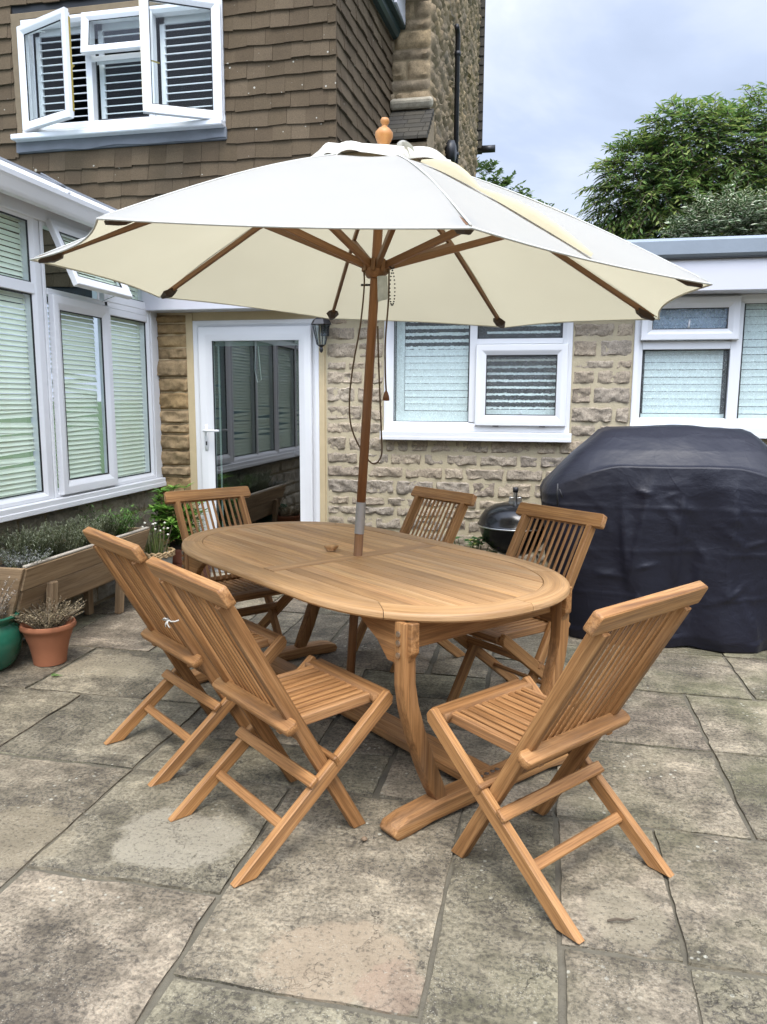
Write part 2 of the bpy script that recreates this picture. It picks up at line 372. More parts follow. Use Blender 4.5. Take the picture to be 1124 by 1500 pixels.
        if parent: o.parent = parent
        if kind: o['kind'] = kind
        return o
def tag(o, label, cat, group=None):
    o['label'] = label; o['category'] = cat
    if group: o['group'] = group
    return o
def thing(name, label, cat, loc=(0, 0, 0), group=None):
    o = bpy.data.objects.new(name, None); COL.objects.link(o); o.location = loc; o.empty_display_size = .1
    return tag(o, label, cat, group)
X, Y, Z = V((1, 0, 0)), V((0, 1, 0)), V((0, 0, 1))

# ------------------------------------------------------------------ camera, light
def camera():
    yaw, pit, rol = RAD(11.788), RAD(8.4266), RAD(.29)
    f = V((-sin(yaw) * cos(pit), cos(yaw) * cos(pit), -sin(pit))); r = V((cos(yaw), sin(yaw), 0)); u = r.cross(f)
    r2 = r * cos(rol) + u * sin(rol); u2 = -r * sin(rol) + u * cos(rol)
    cd = bpy.data.cameras.new('camera'); cd.sensor_fit = 'VERTICAL'; cd.sensor_height = 36; cd.lens = 36 * 1102.8 / 1500; cd.clip_end = 2000; cd.clip_start = .05
    o = bpy.data.objects.new('camera', cd); COL.objects.link(o)
    o.matrix_world = Matrix(((r2.x, u2.x, -f.x, 0), (r2.y, u2.y, -f.y, 0), (r2.z, u2.z, -f.z, 1.4), (0, 0, 0, 1))); S.camera = o
camera()
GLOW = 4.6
SUN_EL, SUN_AZ = 64, 166      # azimuth clockwise from +Y (behind the camera, to its left)
def lights():
    w = bpy.data.worlds.new('World'); S.world = w; w.use_nodes = True; t = w.node_tree; t.nodes.clear(); N = t.nodes.new; L = t.links.new
    out = N('ShaderNodeOutputWorld'); bg = N('ShaderNodeBackground'); L(bg.outputs[0], out.inputs[0]); bg.inputs[1].default_value = .10
    sky = N('ShaderNodeTexSky'); sky.sky_type = 'NISHITA'; sky.sun_disc = False; sky.sun_elevation = RAD(SUN_EL); sky.sun_rotation = RAD(SUN_AZ); sky.dust_density = 2
    tc = N('ShaderNodeTexCoord'); mp = N('ShaderNodeMapping'); mp.inputs['Scale'].default_value = (1, 1, 1.9); mp.inputs['Location'].default_value = (1.07, .3, .42)
    L(tc.outputs['Generated'], mp.inputs[0])
    n = N('ShaderNodeTexNoise'); n.inputs['Scale'].default_value = 2.1; n.inputs['Detail'].default_value = 7; n.inputs['Roughness'].default_value = .52; n.inputs['Distortion'].default_value = .35; L(mp.outputs[0], n.inputs['Vector'])
    r = N('ShaderNodeValToRGB'); e = r.color_ramp.elements
    e[0].position = .30; e[0].color = (2.9, 3.45, 4.6, 1); e[1].position = .70; e[1].color = (8.2, 8.3, 8.5, 1)
    m = e.new(.46); m.color = (3.9, 4.5, 5.8, 1); m = e.new(.58); m.color = (5.4, 5.8, 6.6, 1)
    L(n.outputs[0], r.inputs[0])
    mx = N('ShaderNodeMix'); mx.data_type = 'RGBA'; mx.inputs[0].default_value = .85; L(sky.outputs[0], mx.inputs[6]); L(r.outputs[0], mx.inputs[7])
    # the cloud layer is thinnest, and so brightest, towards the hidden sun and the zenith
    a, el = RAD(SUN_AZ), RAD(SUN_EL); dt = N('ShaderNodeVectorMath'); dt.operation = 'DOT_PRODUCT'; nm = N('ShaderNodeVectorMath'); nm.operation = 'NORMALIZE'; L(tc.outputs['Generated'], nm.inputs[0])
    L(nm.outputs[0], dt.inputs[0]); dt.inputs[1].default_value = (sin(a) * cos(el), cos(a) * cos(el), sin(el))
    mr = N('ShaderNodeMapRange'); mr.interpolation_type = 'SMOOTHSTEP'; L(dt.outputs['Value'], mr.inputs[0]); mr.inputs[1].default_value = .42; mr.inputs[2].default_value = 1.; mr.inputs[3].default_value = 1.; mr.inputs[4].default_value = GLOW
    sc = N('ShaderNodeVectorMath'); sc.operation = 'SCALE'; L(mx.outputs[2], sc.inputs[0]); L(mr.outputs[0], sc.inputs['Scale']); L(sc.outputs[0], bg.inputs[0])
    ld = bpy.data.lights.new('sun', 'SUN'); ld.energy = 1.5; ld.angle = RAD(22); ld.color = (1, .96, .9)
    o = bpy.data.objects.new('sun', ld); COL.objects.link(o)
    a, el = RAD(SUN_AZ), RAD(SUN_EL); d = V((sin(a) * cos(el), cos(a) * cos(el), sin(el)))
    o.rotation_euler = d.to_track_quat('Z', 'Y').to_euler(); o.location = (-3, -4, 9)
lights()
S.view_settings.view_transform = 'Standard'; S.view_settings.look = 'None'; S.view_settings.exposure = .88; S.view_settings.gamma = 1
S.cycles.max_bounces = 10; S.cycles.diffuse_bounces = 2; S.cycles.transparent_max_bounces = 16; S.cycles.use_denoising = True

# ------------------------------------------------------------------ setting: ground and patio
def st(mb, name, mat, **k):
    o = mb.build(name, mat, **k); o['kind'] = 'structure'; return o
m = MB(); m.raw([(-400, -400, -.06), (400, -400, -.06), (400, 400, -.06), (-400, 400, -.06)], [(0, 1, 2, 3)]); st(m, 'ground', 'far_grass')
m = MB(); m.raw([(-8, -3, -.012), (8, -3, -.012), (8, 6.4, -.012), (-8, 6.4, -.012)], [(0, 1, 2, 3)]); st(m, 'patio_joints', 'slab_mortar')
def patio():
    ux, uy, x0, y0 = .316, .314, -.855, 1.835
    I0, I1, J0, J1 = -12, 16, -9, 15
    used = {}
    rects = [(-2, -3, 2, 3), (-2, 0, 2, 2), (0, -1, 2, 3), (0, -4, 2, 3), (2, -2, 1, 4), (3, 0, 1, 2), (3, -2, 1, 2), (4, 0, 2, 2), (4, -2, 2, 2),
             (3, 2, 2, 2), (5, 2, 2, 2), (3, 4, 2, 2), (5, 4, 2, 2), (4, 6, 2, 2), (6, 6, 2, 2), (6, 0, 2, 2), (-4, -1, 2, 3), (-4, 2, 2, 2), (-2, 2, 1, 1), (-1, 2, 2, 1), (1, 2, 2, 2),
             (-5, 4, 2, 2), (-7, 4, 2, 2), (-6, 2, 2, 2), (-6, 6, 2, 3), (-4, 6, 1, 2)]
    def put(r):
        cells = [(i, j) for i in range(r[0], r[0] + r[2]) for j in range(r[1], r[1] + r[3])]
        if any(c in used for c in cells): return False
        for c in cells: used[c] = r
        return True
    out = [r for r in rects if put(r)]
    rr = random.Random(5)
    for j in range(J0, J1):
        for i in range(I0, I1):
            if (i, j) in used: continue
            opts = [(2, 2), (2, 3), (3, 2), (1, 2), (2, 1), (2, 2)]; rr.shuffle(opts)
            for w, h in opts + [(1, 1)]:
                if put((i, j, w, h)): out.append((i, j, w, h)); break
    mb = MB()
    for (i, j, w, h) in out:
        g = .009
        xa, xb, ya, yb = x0 + i * ux + g, x0 + (i + w) * ux - g, y0 + j * uy + g, y0 + (j + h) * uy - g
        jit = lambda: rr.uniform(-.006, .006)
        c = [(xa + jit(), ya + jit()), (xb + jit(), ya + jit()), (xb + jit(), yb + jit()), (xa + jit(), yb + jit())]
        tz = [rr.uniform(-.003, .002) for _ in range(4)]
        near = -2.6 < xa < 1.6 and .9 < ya < 4.6
        n = 16 if near else 5
        vs = []; top = {}
        def P2(s, t):
            a = (c[0][0] * (1 - s) + c[1][0] * s) * (1 - t) + (c[3][0] * (1 - s) + c[2][0] * s) * t
            b = (c[0][1] * (1 - s) + c[1][1] * s) * (1 - t) + (c[3][1] * (1 - s) + c[2][1] * s) * t
            return a, b
        for q in range(n + 1):
            for p in range(n + 1):
                s_, t_ = p / n, q / n; a, b = P2(s_, t_)
                edge = p in (0, n) or q in (0, n)
                if edge:
                    k = noise.noise((a * 9, b * 9, i + j)) * .008 + noise.noise((a * 30, b * 30, 3)) * .004
                    if p in (0, n): a += k
                    if q in (0, n): b += k
                z = (tz[0] * (1 - s_) + tz[1] * s_) * (1 - t_) + (tz[3] * (1 - s_) + tz[2] * s_) * t_
                z += noise.noise((a * 3.5, b * 8, i * 3.1)) * .0035 + noise.noise((a * 12, b * 20, j)) * .0014
                if edge: z -= .004
                vs.append((a, b, z))
        fs = [(q * (n + 1) + p, q * (n + 1) + p + 1, (q + 1) * (n + 1) + p + 1, (q + 1) * (n + 1) + p) for q in range(n) for p in range(n)]
        ring = [p for p in range(n)] + [(q * (n + 1) + n) for q in range(n)] + [(n * (n + 1) + p) for p in range(n, 0, -1)] + [q * (n + 1) for q in range(n, 0, -1)]
        b0 = len(vs); vs += [(vs[k][0], vs[k][1], -.03) for k in ring]
        L = len(ring); fs += [(ring[k], ring[(k + 1) % L], b0 + (k + 1) % L, b0 + k) for k in range(L)]
        mb.raw(vs, fs)
    st(mb, 'patio', 'slab_stone', angle=40)
patio()

# ------------------------------------------------------------------ wall helpers
def segs(a0, a1, b0, b1, opens, tol=.015):
    out = [(a0, a1)]
    for (p, q, r, s_) in opens:
        if min(b1, s_) - max(b0, r) > tol:
            nx = []
            for (x, y) in out:
                if q <= x or p >= y: nx.append((x, y)); continue
                if p - x > .02: nx.append((x, p))
                if y - q > .02: nx.append((q, y))
            out = nx
    return out
def stones(mb, mp, a0, a1, rows, opens, wmin, wmax, joint, depth, rough, res, seed=1):
    rr = random.Random(seed)
    for (b0, b1) in rows:
        for (sa, sb) in segs(a0, a1, b0, b1, opens):
            a = sa + (joint / 2 if sa > a0 + .001 else 0)
            end = sb - (joint / 2 if sb < a1 - .001 else 0)
            while a < end - .03:
                w = rr.uniform(wmin, wmax)
                if end - (a + w) < wmin * .7: w = end - a
                x0, x1 = a, min(a + w, end); a = x1 + joint
                nx, nz = max(2, int((x1 - x0) / res)), max(2, int((b1 - b0) / res)); sd = rr.uniform(0, 99); d = depth * rr.uniform(.6, 1.25)
                tl = rr.uniform(-.3, .3) * depth; vs = []
                for q in range(nz + 1):
                    for p in range(nx + 1):
                        s_, t = p / nx, q / nz; x = x0 + (x1 - x0) * s_; z = b0 + (b1 - b0) * t
                        e = min(s_, 1 - s_) * (x1 - x0); f = min(t, 1 - t) * (b1 - b0); k = min(1, min(e, f) / .007)
                        jx = noise.noise((x * 22, z * 22, sd)) * joint * .4; jz = noise.noise((x * 22, z * 22, sd + 40)) * joint * .4
                        c = -.001 if k == 0 else (d + tl * (s_ - .5)) * (.7 + .3 * k) + noise.noise((x * 14, z * 18, sd)) * rough + noise.noise((x * 45, z * 50, sd)) * rough * .55
                        vs.append(mp(x + jx, z + jz, c))
                fs = [(q * (nx + 1) + p, q * (nx + 1) + p + 1, (q + 1) * (nx + 1) + p + 1, (q + 1) * (nx + 1) + p) for q in range(nz) for p in range(nx)]
                mb.raw(vs, fs)
def sheet(mb, mp, a0, a1, b0, b1, opens, depth=.14):
    As = sorted({a0, a1, *[v for o in opens for v in o[:2] if a0 < v < a1]}); Bs = sorted({b0, b1, *[v for o in opens for v in o[2:] if b0 < v < b1]})
    for i in range(len(As) - 1):
        for j in range(len(Bs) - 1):
            ca, cb = (As[i] + As[i + 1]) / 2, (Bs[j] + Bs[j + 1]) / 2
            if any(o[0] < ca < o[1] and o[2] < cb < o[3] for o in opens): continue
            mb.raw([mp(As[i], Bs[j], 0), mp(As[i + 1], Bs[j], 0), mp(As[i + 1], Bs[j + 1], 0), mp(As[i], Bs[j + 1], 0)], [(0, 1, 2, 3)])
    for o in opens:
        c = [(o[0], o[2]), (o[1], o[2]), (o[1], o[3]), (o[0], o[3])]
        for k in range(4):
            p, q = c[k], c[(k + 1) % 4]; mb.raw([mp(*p, 0), mp(*q, 0), mp(*q, -depth), mp(*p, -depth)], [(0, 1, 2, 3)])
def ring(mb, mp, a0, a1, b0, b1, prof):
    vs = [mp(*q, c) for (i, c) in prof for q in ((a0 + i, b0 + i), (a1 - i, b0 + i), (a1 - i, b1 - i), (a0 + i, b1 - i))]
    n = len(prof); mb.raw(vs, [(k * 4 + j, k * 4 + (j + 1) % 4, ((k + 1) % n) * 4 + (j + 1) % 4, ((k + 1) % n) * 4 + j) for k in range(n) for j in range(4)])
def frame_prof(w, c0, c1): return [(0, c0), (0, c1 - .004), (.004, c1), (w * .5, c1), (w * .62, c1 - .004), (w * .95, c1 - .016), (w, c1 - .018), (w, c0)]
def slab(mb, mp, a0, a1, b0, b1, c0, c1, bev=.003):
    o = mp(0, 0, 0); ax = (mp(1, 0, 0) - o, mp(0, 1, 0) - o, mp(0, 0, 1) - o)
    mb.box(mp((a0 + a1) / 2, (b0 + b1) / 2, (c0 + c1) / 2), ax, (abs(a1 - a0), abs(b1 - b0), abs(c1 - c0)), bev)
def pane(parent, mp, a0, a1, b0, b1, c, mat='clear_glass', gasket=True):
    m = MB(); m.raw([mp(a0 - .004, b0 - .004, c), mp(a1 + .004, b0 - .004, c), mp(a1 + .004, b1 + .004, c), mp(a0 - .004, b1 + .004, c)], [(0, 1, 2, 3)]); m.build('pane', mat, parent)
    if gasket:
        m = MB(); ring(m, mp, a0 - .002, a1 + .002, b0 - .002, b1 + .002, [(0, c), (0, c + .008), (.007, c + .006), (.007, c)]); m.build('gasket', 'gasket', parent)
def blind(parent, mp, a0, a1, b0, b1, c, pitch, h, mat, tilt=.5, wob=0., jag=0., name='blind', mess=None):
    m = MB(); k = 0; b = b0
    while b < b1:
        bb = b; sl = U(-1, 1) * wob
        if mess and mess[0] < (b - b0) / (b1 - b0) < mess[1]: sl += U(-1, 1) * mess[2]
        n = 2 if not jag else int((a1 - a0) / .008); vs = []
        hh = h * U(.96, 1.04)
        for i in range(n + 1):
            t = i / n; a = a0 + (a1 - a0) * t; j1 = noise.noise((a * 90, b * 31, 1)) * jag + noise.noise((a * 260, b * 31, 7)) * jag * .6; j2 = noise.noise((a * 90, b * 31, 9)) * jag + noise.noise((a * 240, b * 31, 3)) * jag * .6
            vs += [mp(a, bb + sl * (t - .5) + j1, c), mp(a, bb + hh * .5 + sl * (t - .5), c - h * tilt * .5 - .002), mp(a, bb + hh + sl * (t - .5) + j2, c - h * tilt)]
        fs = [(i * 3 + q, i * 3 + 3 + q, i * 3 + 4 + q, i * 3 + 1 + q) for i in range(n) for q in (0, 1)]
        m.raw(vs, fs); b += pitch; k += 1
    return m.build(name, mat, parent)
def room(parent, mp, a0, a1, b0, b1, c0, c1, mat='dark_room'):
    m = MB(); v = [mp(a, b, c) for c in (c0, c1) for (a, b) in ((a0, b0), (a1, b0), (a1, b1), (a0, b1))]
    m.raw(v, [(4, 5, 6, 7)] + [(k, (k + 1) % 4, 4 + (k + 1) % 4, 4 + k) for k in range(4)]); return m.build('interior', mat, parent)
def handle(parent, mp, a, b, c, ln=.11, ang=0., mat='steel'):
    m = MB(); slab(m, mp, a - .012, a + .012, b - .03, b + .03, c, c + .008); m.tube([mp(a, b, c), mp(a, b, c + .035)], .007)
    m.tube([mp(a, b, c + .035), mp(a + ln * cos(ang), b + ln * sin(ang), c + .03)], .007); m.build('handle', mat, parent, True)

# ------------------------------------------------------------------ flat roofed extension
WY = 5.4
def mpW(a, b, c): return V((a, WY - c, b))
ext = thing('flat_roof_extension', 'low stone extension with white fascia, grey flat roof edge and white glazed door', 'extension', (0, WY, 0))
W2, W3, DR = (-1.125, .185, 1.13, 2.10), (.585, 3.2, 1.17, 2.10), (-2.60, -1.613, .0, 1.985)
rows = [(1.97 - .00097 * b, 1.97 - .00097 * a) for a, b in ((-95, 28), (50, 140), (165, 275), (303, 360), (375, 465), (490, 600), (628, 735), (755, 835), (863, 965), (985, 1062), (1083, 1165), (1185, 1290), (1318, 1380), (1392, 1455), (1476, 1560), (1580, 1690), (1710, 1775), (1795, 1890), (1910, 2025))]
m = MB(); sheet(m, lambda a, b, c: mpW(a, b, c + .0015), -1.56, 5, 0, 2.2, [W2, W3]); mo = m.build('mortar', 'mortar', ext)
m = MB(); stones(m, mpW, -1.553, 5, rows, [W2, W3], .11, .28, .021, .009, .014, .010, 3); m.build('stone_wall', 'wall_stone', ext, angle=50)
m = MB(); sheet(m, mpW, -2.95, -1.56, 0, 2.2, [DR]); slab(m, mpW, -2.656, -2.60, 0, 2.04, -.02, .012); slab(m, mpW, -1.613, -1.57, 0, 2.04, -.02, .012); m.build('render_reveal', 'render_beige', ext)
rr = random.Random(9); prow = []; b = .02
while b < 2.03:
    h = rr.uniform(.07, .15); prow.append((b, min(2.03, b + h))); b += h + .006
m = MB(); stones(m, mpW, -2.93, -2.652, prow, [], .28, .30, .006, .03, .02, .013, 5); m.build('stone_pier', 'pier_stone', ext, angle=55)
m = MB(); m.abox(-1.75, 5, WY - .20, WY + .05, 2.093, 2.292, .004); m.abox(-2.93, -1.752, WY - .17, WY + .05, 2.047, 2.292, .004); m.build('fascia', 'fascia_white', ext)
m = MB(); m.abox(-2.93, 5.05, WY - .235, WY - .1, 2.294, 2.415, .02); m.abox(-2.93, 5.05, WY - .1, 8.0, 2.34, 2.40, .0); m.build('roof', 'roof_felt', ext)
m = MB(); m.abox(-2.93, 5, WY - .22, WY - .19, 2.284, 2.296, .002); m.build('drip_strip', 'gasket', ext)
# left kitchen window
m = MB(); ring(m, mpW, -1.125, .185, 1.182, 2.10, frame_prof(.068, -.06, .018)); slab(m, mpW, -.514, -.462, 1.25, 2.03, -.05, .012); slab(m, mpW, -.47, .12, 1.79, 1.828, -.05, .010)
wn = m.build('window', 'upvc', ext, angle=30)
m = MB(); slab(m, mpW, -1.145, .2, 1.145, 1.182, -.06, .062); slab(m, mpW, -1.145, .2, 1.12, 1.147, .03, .066); m.build('sill', 'upvc', wn)
m = MB(); ring(m, mpW, -.466, .158, 1.229, 1.787, frame_prof(.074, .014, .048)); sh = m.build('sash', 'upvc', wn, angle=30)
pane(wn, mpW, -1.057, -.514, 1.25, 2.032, -.008, 'obscure_glass'); pane(wn, mpW, -.394, .086, 1.303, 1.713, .024, 'obscure_glass'); pane(wn, mpW, -.46, .117, 1.832, 2.03, -.008, 'obscure_glass')
blind(wn, mpW, -.985, -.53, 1.33, 1.745, -.06, .0485, .0455, 'blind_pale', .05, .0, .0022); blind(wn, mpW, -.985, -.53, 1.765, 2.06, -.06, .047, .022, 'blind_pale', .3, .001, .006)
m = MB(); slab(m, mpW, -1.05, -.525, 1.24, 1.325, -.064, -.058, 0); slab(m, mpW, -1.05, -.99, 1.24, 2.03, -.075, -.07, 0); m.build('blind', 'blind_pale', wn)
blind(wn, mpW, -.40, .10, 1.345, 2.06, -.06, .0475, .016, 'blind_pale', .2, .001, .006)
m = MB(); slab(m, mpW, -.41, .12, 1.28, 1.34, -.064, -.058, 0); m.build('blind', 'blind_pale', wn)
room(wn, mpW, -1.1, .16, 1.2, 2.08, -.07, -.5)
handle(wn, mpW, -.15, 1.305, -.03, .03, 1.5, 'upvc')
m = MB()
for x in (-.32, -.0): slab(m, mpW, x - .022, x + .022, 1.223, 1.229, .02, .045)
m.build('drain_cap', 'gasket', wn)
# right kitchen window
m = MB(); ring(m, mpW, .585, 3.2, 1.234, 2.092, frame_prof(.058, -.06, .018))
for x0, x1 in ((1.190, 1.258), (1.90, 1.968), (2.56, 2.63)): slab(m, mpW, x0, x1, 1.25, 2.04, -.05, .012)
slab(m, mpW, .64, 1.19, 1.745, 1.80, -.05, .012); slab(m, mpW, 1.968, 2.56, 1.745, 1.80, -.05, .012)
wn = m.build('window', 'upvc', ext, angle=30)
m = MB(); slab(m, mpW, .565, 3.22, 1.19, 1.234, -.06, .062); slab(m, mpW, .565, 3.22, 1.165, 1.192, .03, .066); m.build('sill', 'upvc', wn)
for x in (.622, 1.95): m = MB(); ring(m, mpW, x, x + .607, 1.803, 2.078, frame_prof(.070, .014, .050)); m.build('sash', 'upvc', wn, angle=30)
for x in (.622, 1.95):
    pane(wn, mpW, x + .07, x + .537, 1.874, 2.006, .024, 'vent_glass'); pane(wn, mpW, x + .024, x + .563, 1.257, 1.742, -.008, 'obscure_glass')
    blind(wn, mpW, x + .045, x + .54, 1.325, 2.05, -.05, .0485, .0457, 'blind_pale', .05, .0, .0022)
    m = MB(); slab(m, mpW, x + .02, x + .57, 1.25, 1.32, -.054, -.048, 0); m.build('blind', 'blind_pale', wn)
pane(wn, mpW, 1.264, 1.895, 1.257, 2.035, -.008, 'obscure_glass'); pane(wn, mpW, 2.636, 3.14, 1.257, 2.035, -.008, 'obscure_glass')
blind(wn, mpW, 1.28, 1.89, 1.325, 2.05, -.05, .0485, .0457, 'blind_pale', .05, .0, .0022)
m = MB(); slab(m, mpW, 1.26, 1.9, 1.25, 1.32, -.054, -.048, 0); m.build('blind', 'blind_pale', wn)
room(wn, mpW, .6, 3.18, 1.24, 2.08, -.07, -.5); handle(wn, mpW, .92, 1.885, -.01, .05, 1.45, 'upvc')
# door
m = MB(); ring(m, mpW, -2.60, -1.613, .06, 1.985, frame_prof(.056, -.06, .012)); dr = m.build('door', 'upvc', ext, angle=30)
m = MB(); ring(m, mpW, -2.548, -1.665, .11, 1.935, frame_prof(.10, -.03, .034)); m.build('door_leaf', 'upvc', dr, angle=30)
pane(dr, mpW, -2.448, -1.765, .21, 1.835 + .04, .0, 'door_glass')
room(dr, mpW, -2.55, -1.66, .06, 1.95, -.07, -2.2)
m = MB(); slab(m, mpW, -2.44, -1.77, 1.80, 1.86, -.05, -.03); slab(m, mpW, -2.43, -2.415, .2, 1.8, -.05, -.045); m.tube([mpW(-2.12, 1.80, -.04), mpW(-2.13, 1.62, -.04), mpW(-2.11, 1.53, -.04), mpW(-2.08, 1.55, -.04), mpW(-2.10, 1.8, -.04)], .003); m.build('roller_blind', 'blind_pale', dr)
m = MB(); slab(m, mpW, -2.515, -2.485, 1.02, 1.21, .034, .042); m.tube([mpW(-2.50, 1.165, .04), mpW(-2.50, 1.165, .085)], .010); m.tube([mpW(-2.50, 1.165, .083), mpW(-2.38, 1.167, .08)], .009); m.build('handle', 'upvc', dr, True)
m = MB(); slab(m, mpW, -2.506, -2.494, 1.055, 1.085, .040, .0435, 0); m.build('keyhole', 'gasket', dr)
m = MB(); slab(m, mpW, -2.65, -1.57, 0.002, .058, -.05, .16, .008); m.build('doorstep', 'grey_stone', ext)
# lantern on the wall
ln = thing('wall_lantern', 'small black metal lantern hanging on the stone wall beside the white door', 'lantern', (-1.565, WY - .11, 1.75))
m = MB(); c = (-1.565, WY - .11, 0)
m.lathe([(.002, 1.735), (.012, 1.745), (.016, 1.76), (.010, 1.775), (.024, 1.785), (.03, 1.79)], c, 10); m.build('finial', 'black_metal', ln)
m = MB()
for k in range(6):
    w = 2 * pi * k / 6; m.beam((c[0] + .03 * cos(w), c[1] + .03 * sin(w), 1.79), (c[0] + .062 * cos(w), c[1] + .062 * sin(w), 1.93), .007, .007)
m.lathe([(.068, 1.93), (.078, 1.932), (.06, 1.965), (.02, 1.99), (.004, 2.0)], c, 6); m.beam((c[0], c[1], 1.98), (c[0], WY, 1.94), .015, .015); m.abox(c[0] - .03, c[0] + .03, WY - .02, WY + .02, 1.86, 1.98); m.build('lantern_frame', 'black_metal', ln)
m = MB(); m.lathe([(.028, 1.792), (.058, 1.928)], c, 6); m.build('lantern_glass', 'lamp_glass', ln)

# ------------------------------------------------------------------ conservatory
CX = -2.904
def mpC(a, b, c): return V((CX + c, a, b))
con = thing('conservatory', 'white framed conservatory with closed blinds on a low stone wall', 'conservatory', (CX, 4, 0))
CY0 = 1.0
rr = random.Random(4); crow = []; b = .02
while b < .70:
    h = rr.choice([.1, .13, .16]); crow.append((b, min(.72, b + h))); b += h + .016
def mpD(a, b, c): return V((CX - .05 + c, a, b))
m = MB(); sheet(m, mpD, CY0, 5.42, 0, .76, []); m.build('mortar', 'mortar_dark', con)
m = MB(); stones(m, mpD, CY0, 5.4, crow, [], .2, .4, .016, .018, .016, .016, 8); m.build('dwarf_wall', 'grey_stone', con, angle=50)
m = MB(); slab(m, mpC, CY0, 5.36, .765, .80, -.1, .055); slab(m, mpC, CY0, 5.36, .735, .768, .03, .06); m.build('sill', 'upvc', con)
m = MB(); slab(m, mpC, 5.285, 5.385, .80, 2.42, -.1, .02)
slab(m, mpC, CY0, 5.39, 2.42, 2.50, -.1, .03); m.build('corner_post', 'upvc', con)
# unit A: y 4.055 .. 5.285   (casement 4.10-4.705, fixed 4.72-5.25)
def conunit(y0, op):
    m = MB(); ring(m, mpC, y0, y0 + 1.232, .80, 2.45, frame_prof(.045, -.06, .014))
    slab(m, mpC, y0 + .638, y0 + .674, .83, 2.42, -.05, .010)
    slab(m, mpC, y0 + .04, y0 + 1.2, 2.012, 2.05, -.05, .010); slab(m, mpC, y0 + .67, y0 + 1.2, 1.965, 2.012, -.05, .010); slab(m, mpC, y0 + .67, y0 + 1.2, 2.05, 2.105, -.05, .012)
    w = m.build('window', 'upvc', con, angle=30)
    m = MB(); ring(m, mpC, y0 + .043, y0 + .652, .815, 2.014, frame_prof(.082, .008, .044)); m.build('sash', 'upvc', w, angle=30)
    pane(w, mpC, y0 + .128, y0 + .568, .90, 1.93, .02); pane(w, mpC, y0 + .676, y0 + 1.186, .85, 1.962, -.01); pane(w, mpC, y0 + .676, y0 + 1.186, 2.108, 2.40, -.01)
    blind(w, mpC, y0 + .10, y0 + .572, .87, 1.98, -.03, .030, .027, 'blind_green', .35, .003, 0, mess=(.28, .62, .028)); blind(w, mpC, y0 + .655, y0 + 1.19, .83, 2.45, -.045, .030, .027, 'blind_green', .35, .003)
    # fanlight, hinged at the top and swung out
    al = RAD(24) if op else 0
    def mpF(a, b, c): q = b - 2.43; return V((CX + .016 - q * sin(al) + c * cos(al), a, 2.43 + q * cos(al) + c * sin(al)))
    m = MB(); ring(m, mpF, y0 + .043, y0 + .652, 2.02, 2.43, frame_prof(.07, 0, .036)); f = m.build('fanlight', 'upvc', w, angle=30)
    pane(w, mpF, y0 + .11, y0 + .585, 2.085, 2.365, .015)
    if not op: blind(w, mpC, y0 + .06, y0 + .62, 2.05, 2.42, -.045, .030, .027, 'blind_green', .35, .003)
    else:
        blind(w, mpF, y0 + .11, y0 + .575, 2.075, 2.37, -.008, .030, .027, 'blind_green', .3, .002)
        m = MB(); m.beam(mpC(y0 + .62, 2.04, -.01), mpF(y0 + .6, 2.06, 0), .012, .006); m.abox(CX - .04, CX - .0, y0 + .575, y0 + .6, 2.05, 2.12); m.build('stay', 'steel', w)
conunit(4.055, True)
for k, y in enumerate((2.78, 1.505)):
    # further units carry their casement on the other side
    m = MB(); ring(m, mpC, y, y + 1.232, .80, 2.45, frame_prof(.045, -.06, .014)); slab(m, mpC, y + .56, y + .60, .83, 2.42, -.05, .010); slab(m, mpC, y + .04, y + 1.2, 1.998, 2.06, -.05, .010)
    w = m.build('window', 'upvc', con, angle=30)
    for (a0, a1) in ((y + .05, y + .558), (y + .602, y + 1.184)):
        pane(w, mpC, a0, a1, .852, 1.995, -.01); pane(w, mpC, a0, a1, 2.063, 2.402, -.01)
    blind(w, mpC, y + .05, y + 1.188, .83, 2.45, -.045, .030, .027, 'blind_green', .35, .003, 0, mess=(.1, .3, .05))
for y in (4.012, 2.737, 1.46): m = MB(); slab(m, mpC, y + .003, y + .040, .80, 2.45, -.08, .006); m.build('coupling_post', 'upvc', con)
m = MB()  # interior: floor, back wall, far wall
m.raw([(CX - .12, CY0, .05), (-6.2, CY0, .05), (-6.2, 6.5, .05), (CX - .12, 6.5, .05)], [(0, 1, 2, 3)]); m.raw([(-6.2, CY0, .05), (-6.2, 6.5, .05), (-6.2, 6.5, 3), (-6.2, CY0, 3)], [(0, 1, 2, 3)]); m.raw([(-6.2, CY0, .05), (CX - .1, CY0, .05), (CX - .1, CY0, 2.5), (-6.2, CY0, 3)], [(0, 1, 2, 3)])
simple('inside_teal', (.42, .54, .56), .9); m.build('interior', 'inside_teal', con)
m = MB()   # eaves: white profile, lead strip, then the shallow roof behind
def run(pts, y0, y1, mb): mb.raw([(x, y, z) for y in (y0, y1) for (x, z) in pts], [(k, (k + 1) % len(pts), len(pts) + (k + 1) % len(pts), len(pts) + k) for k in range(len(pts))] + [tuple(range(len(pts))), tuple(range(len(pts), 2 * len(pts)))])
run([(-2.82, 2.49), (-2.80, 2.57), (-2.845, 2.625), (-2.93, 2.685), (-3.0, 2.66), (-3.0, 2.49)], CY0 - .1, 6.58, m); m.build('eaves', 'upvc', con)
m = MB(); run([(-2.925, 2.684), (-2.965, 2.715), (-3.05, 2.752), (-3.4, 2.86), (-3.4, 2.83), (-3.0, 2.67)], CY0 - .1, 6.58, m)
for y in (2.1, 3.1, 4.35): m.beam((-2.92, y, 2.69), (-3.06, y, 2.765), .05, .012)
m.build('lead_strip', 'lead', con)
leafmat('roof_glass', [(0, (.55, .68, .70)), (1, (.6, .72, .74))], .3, .6)
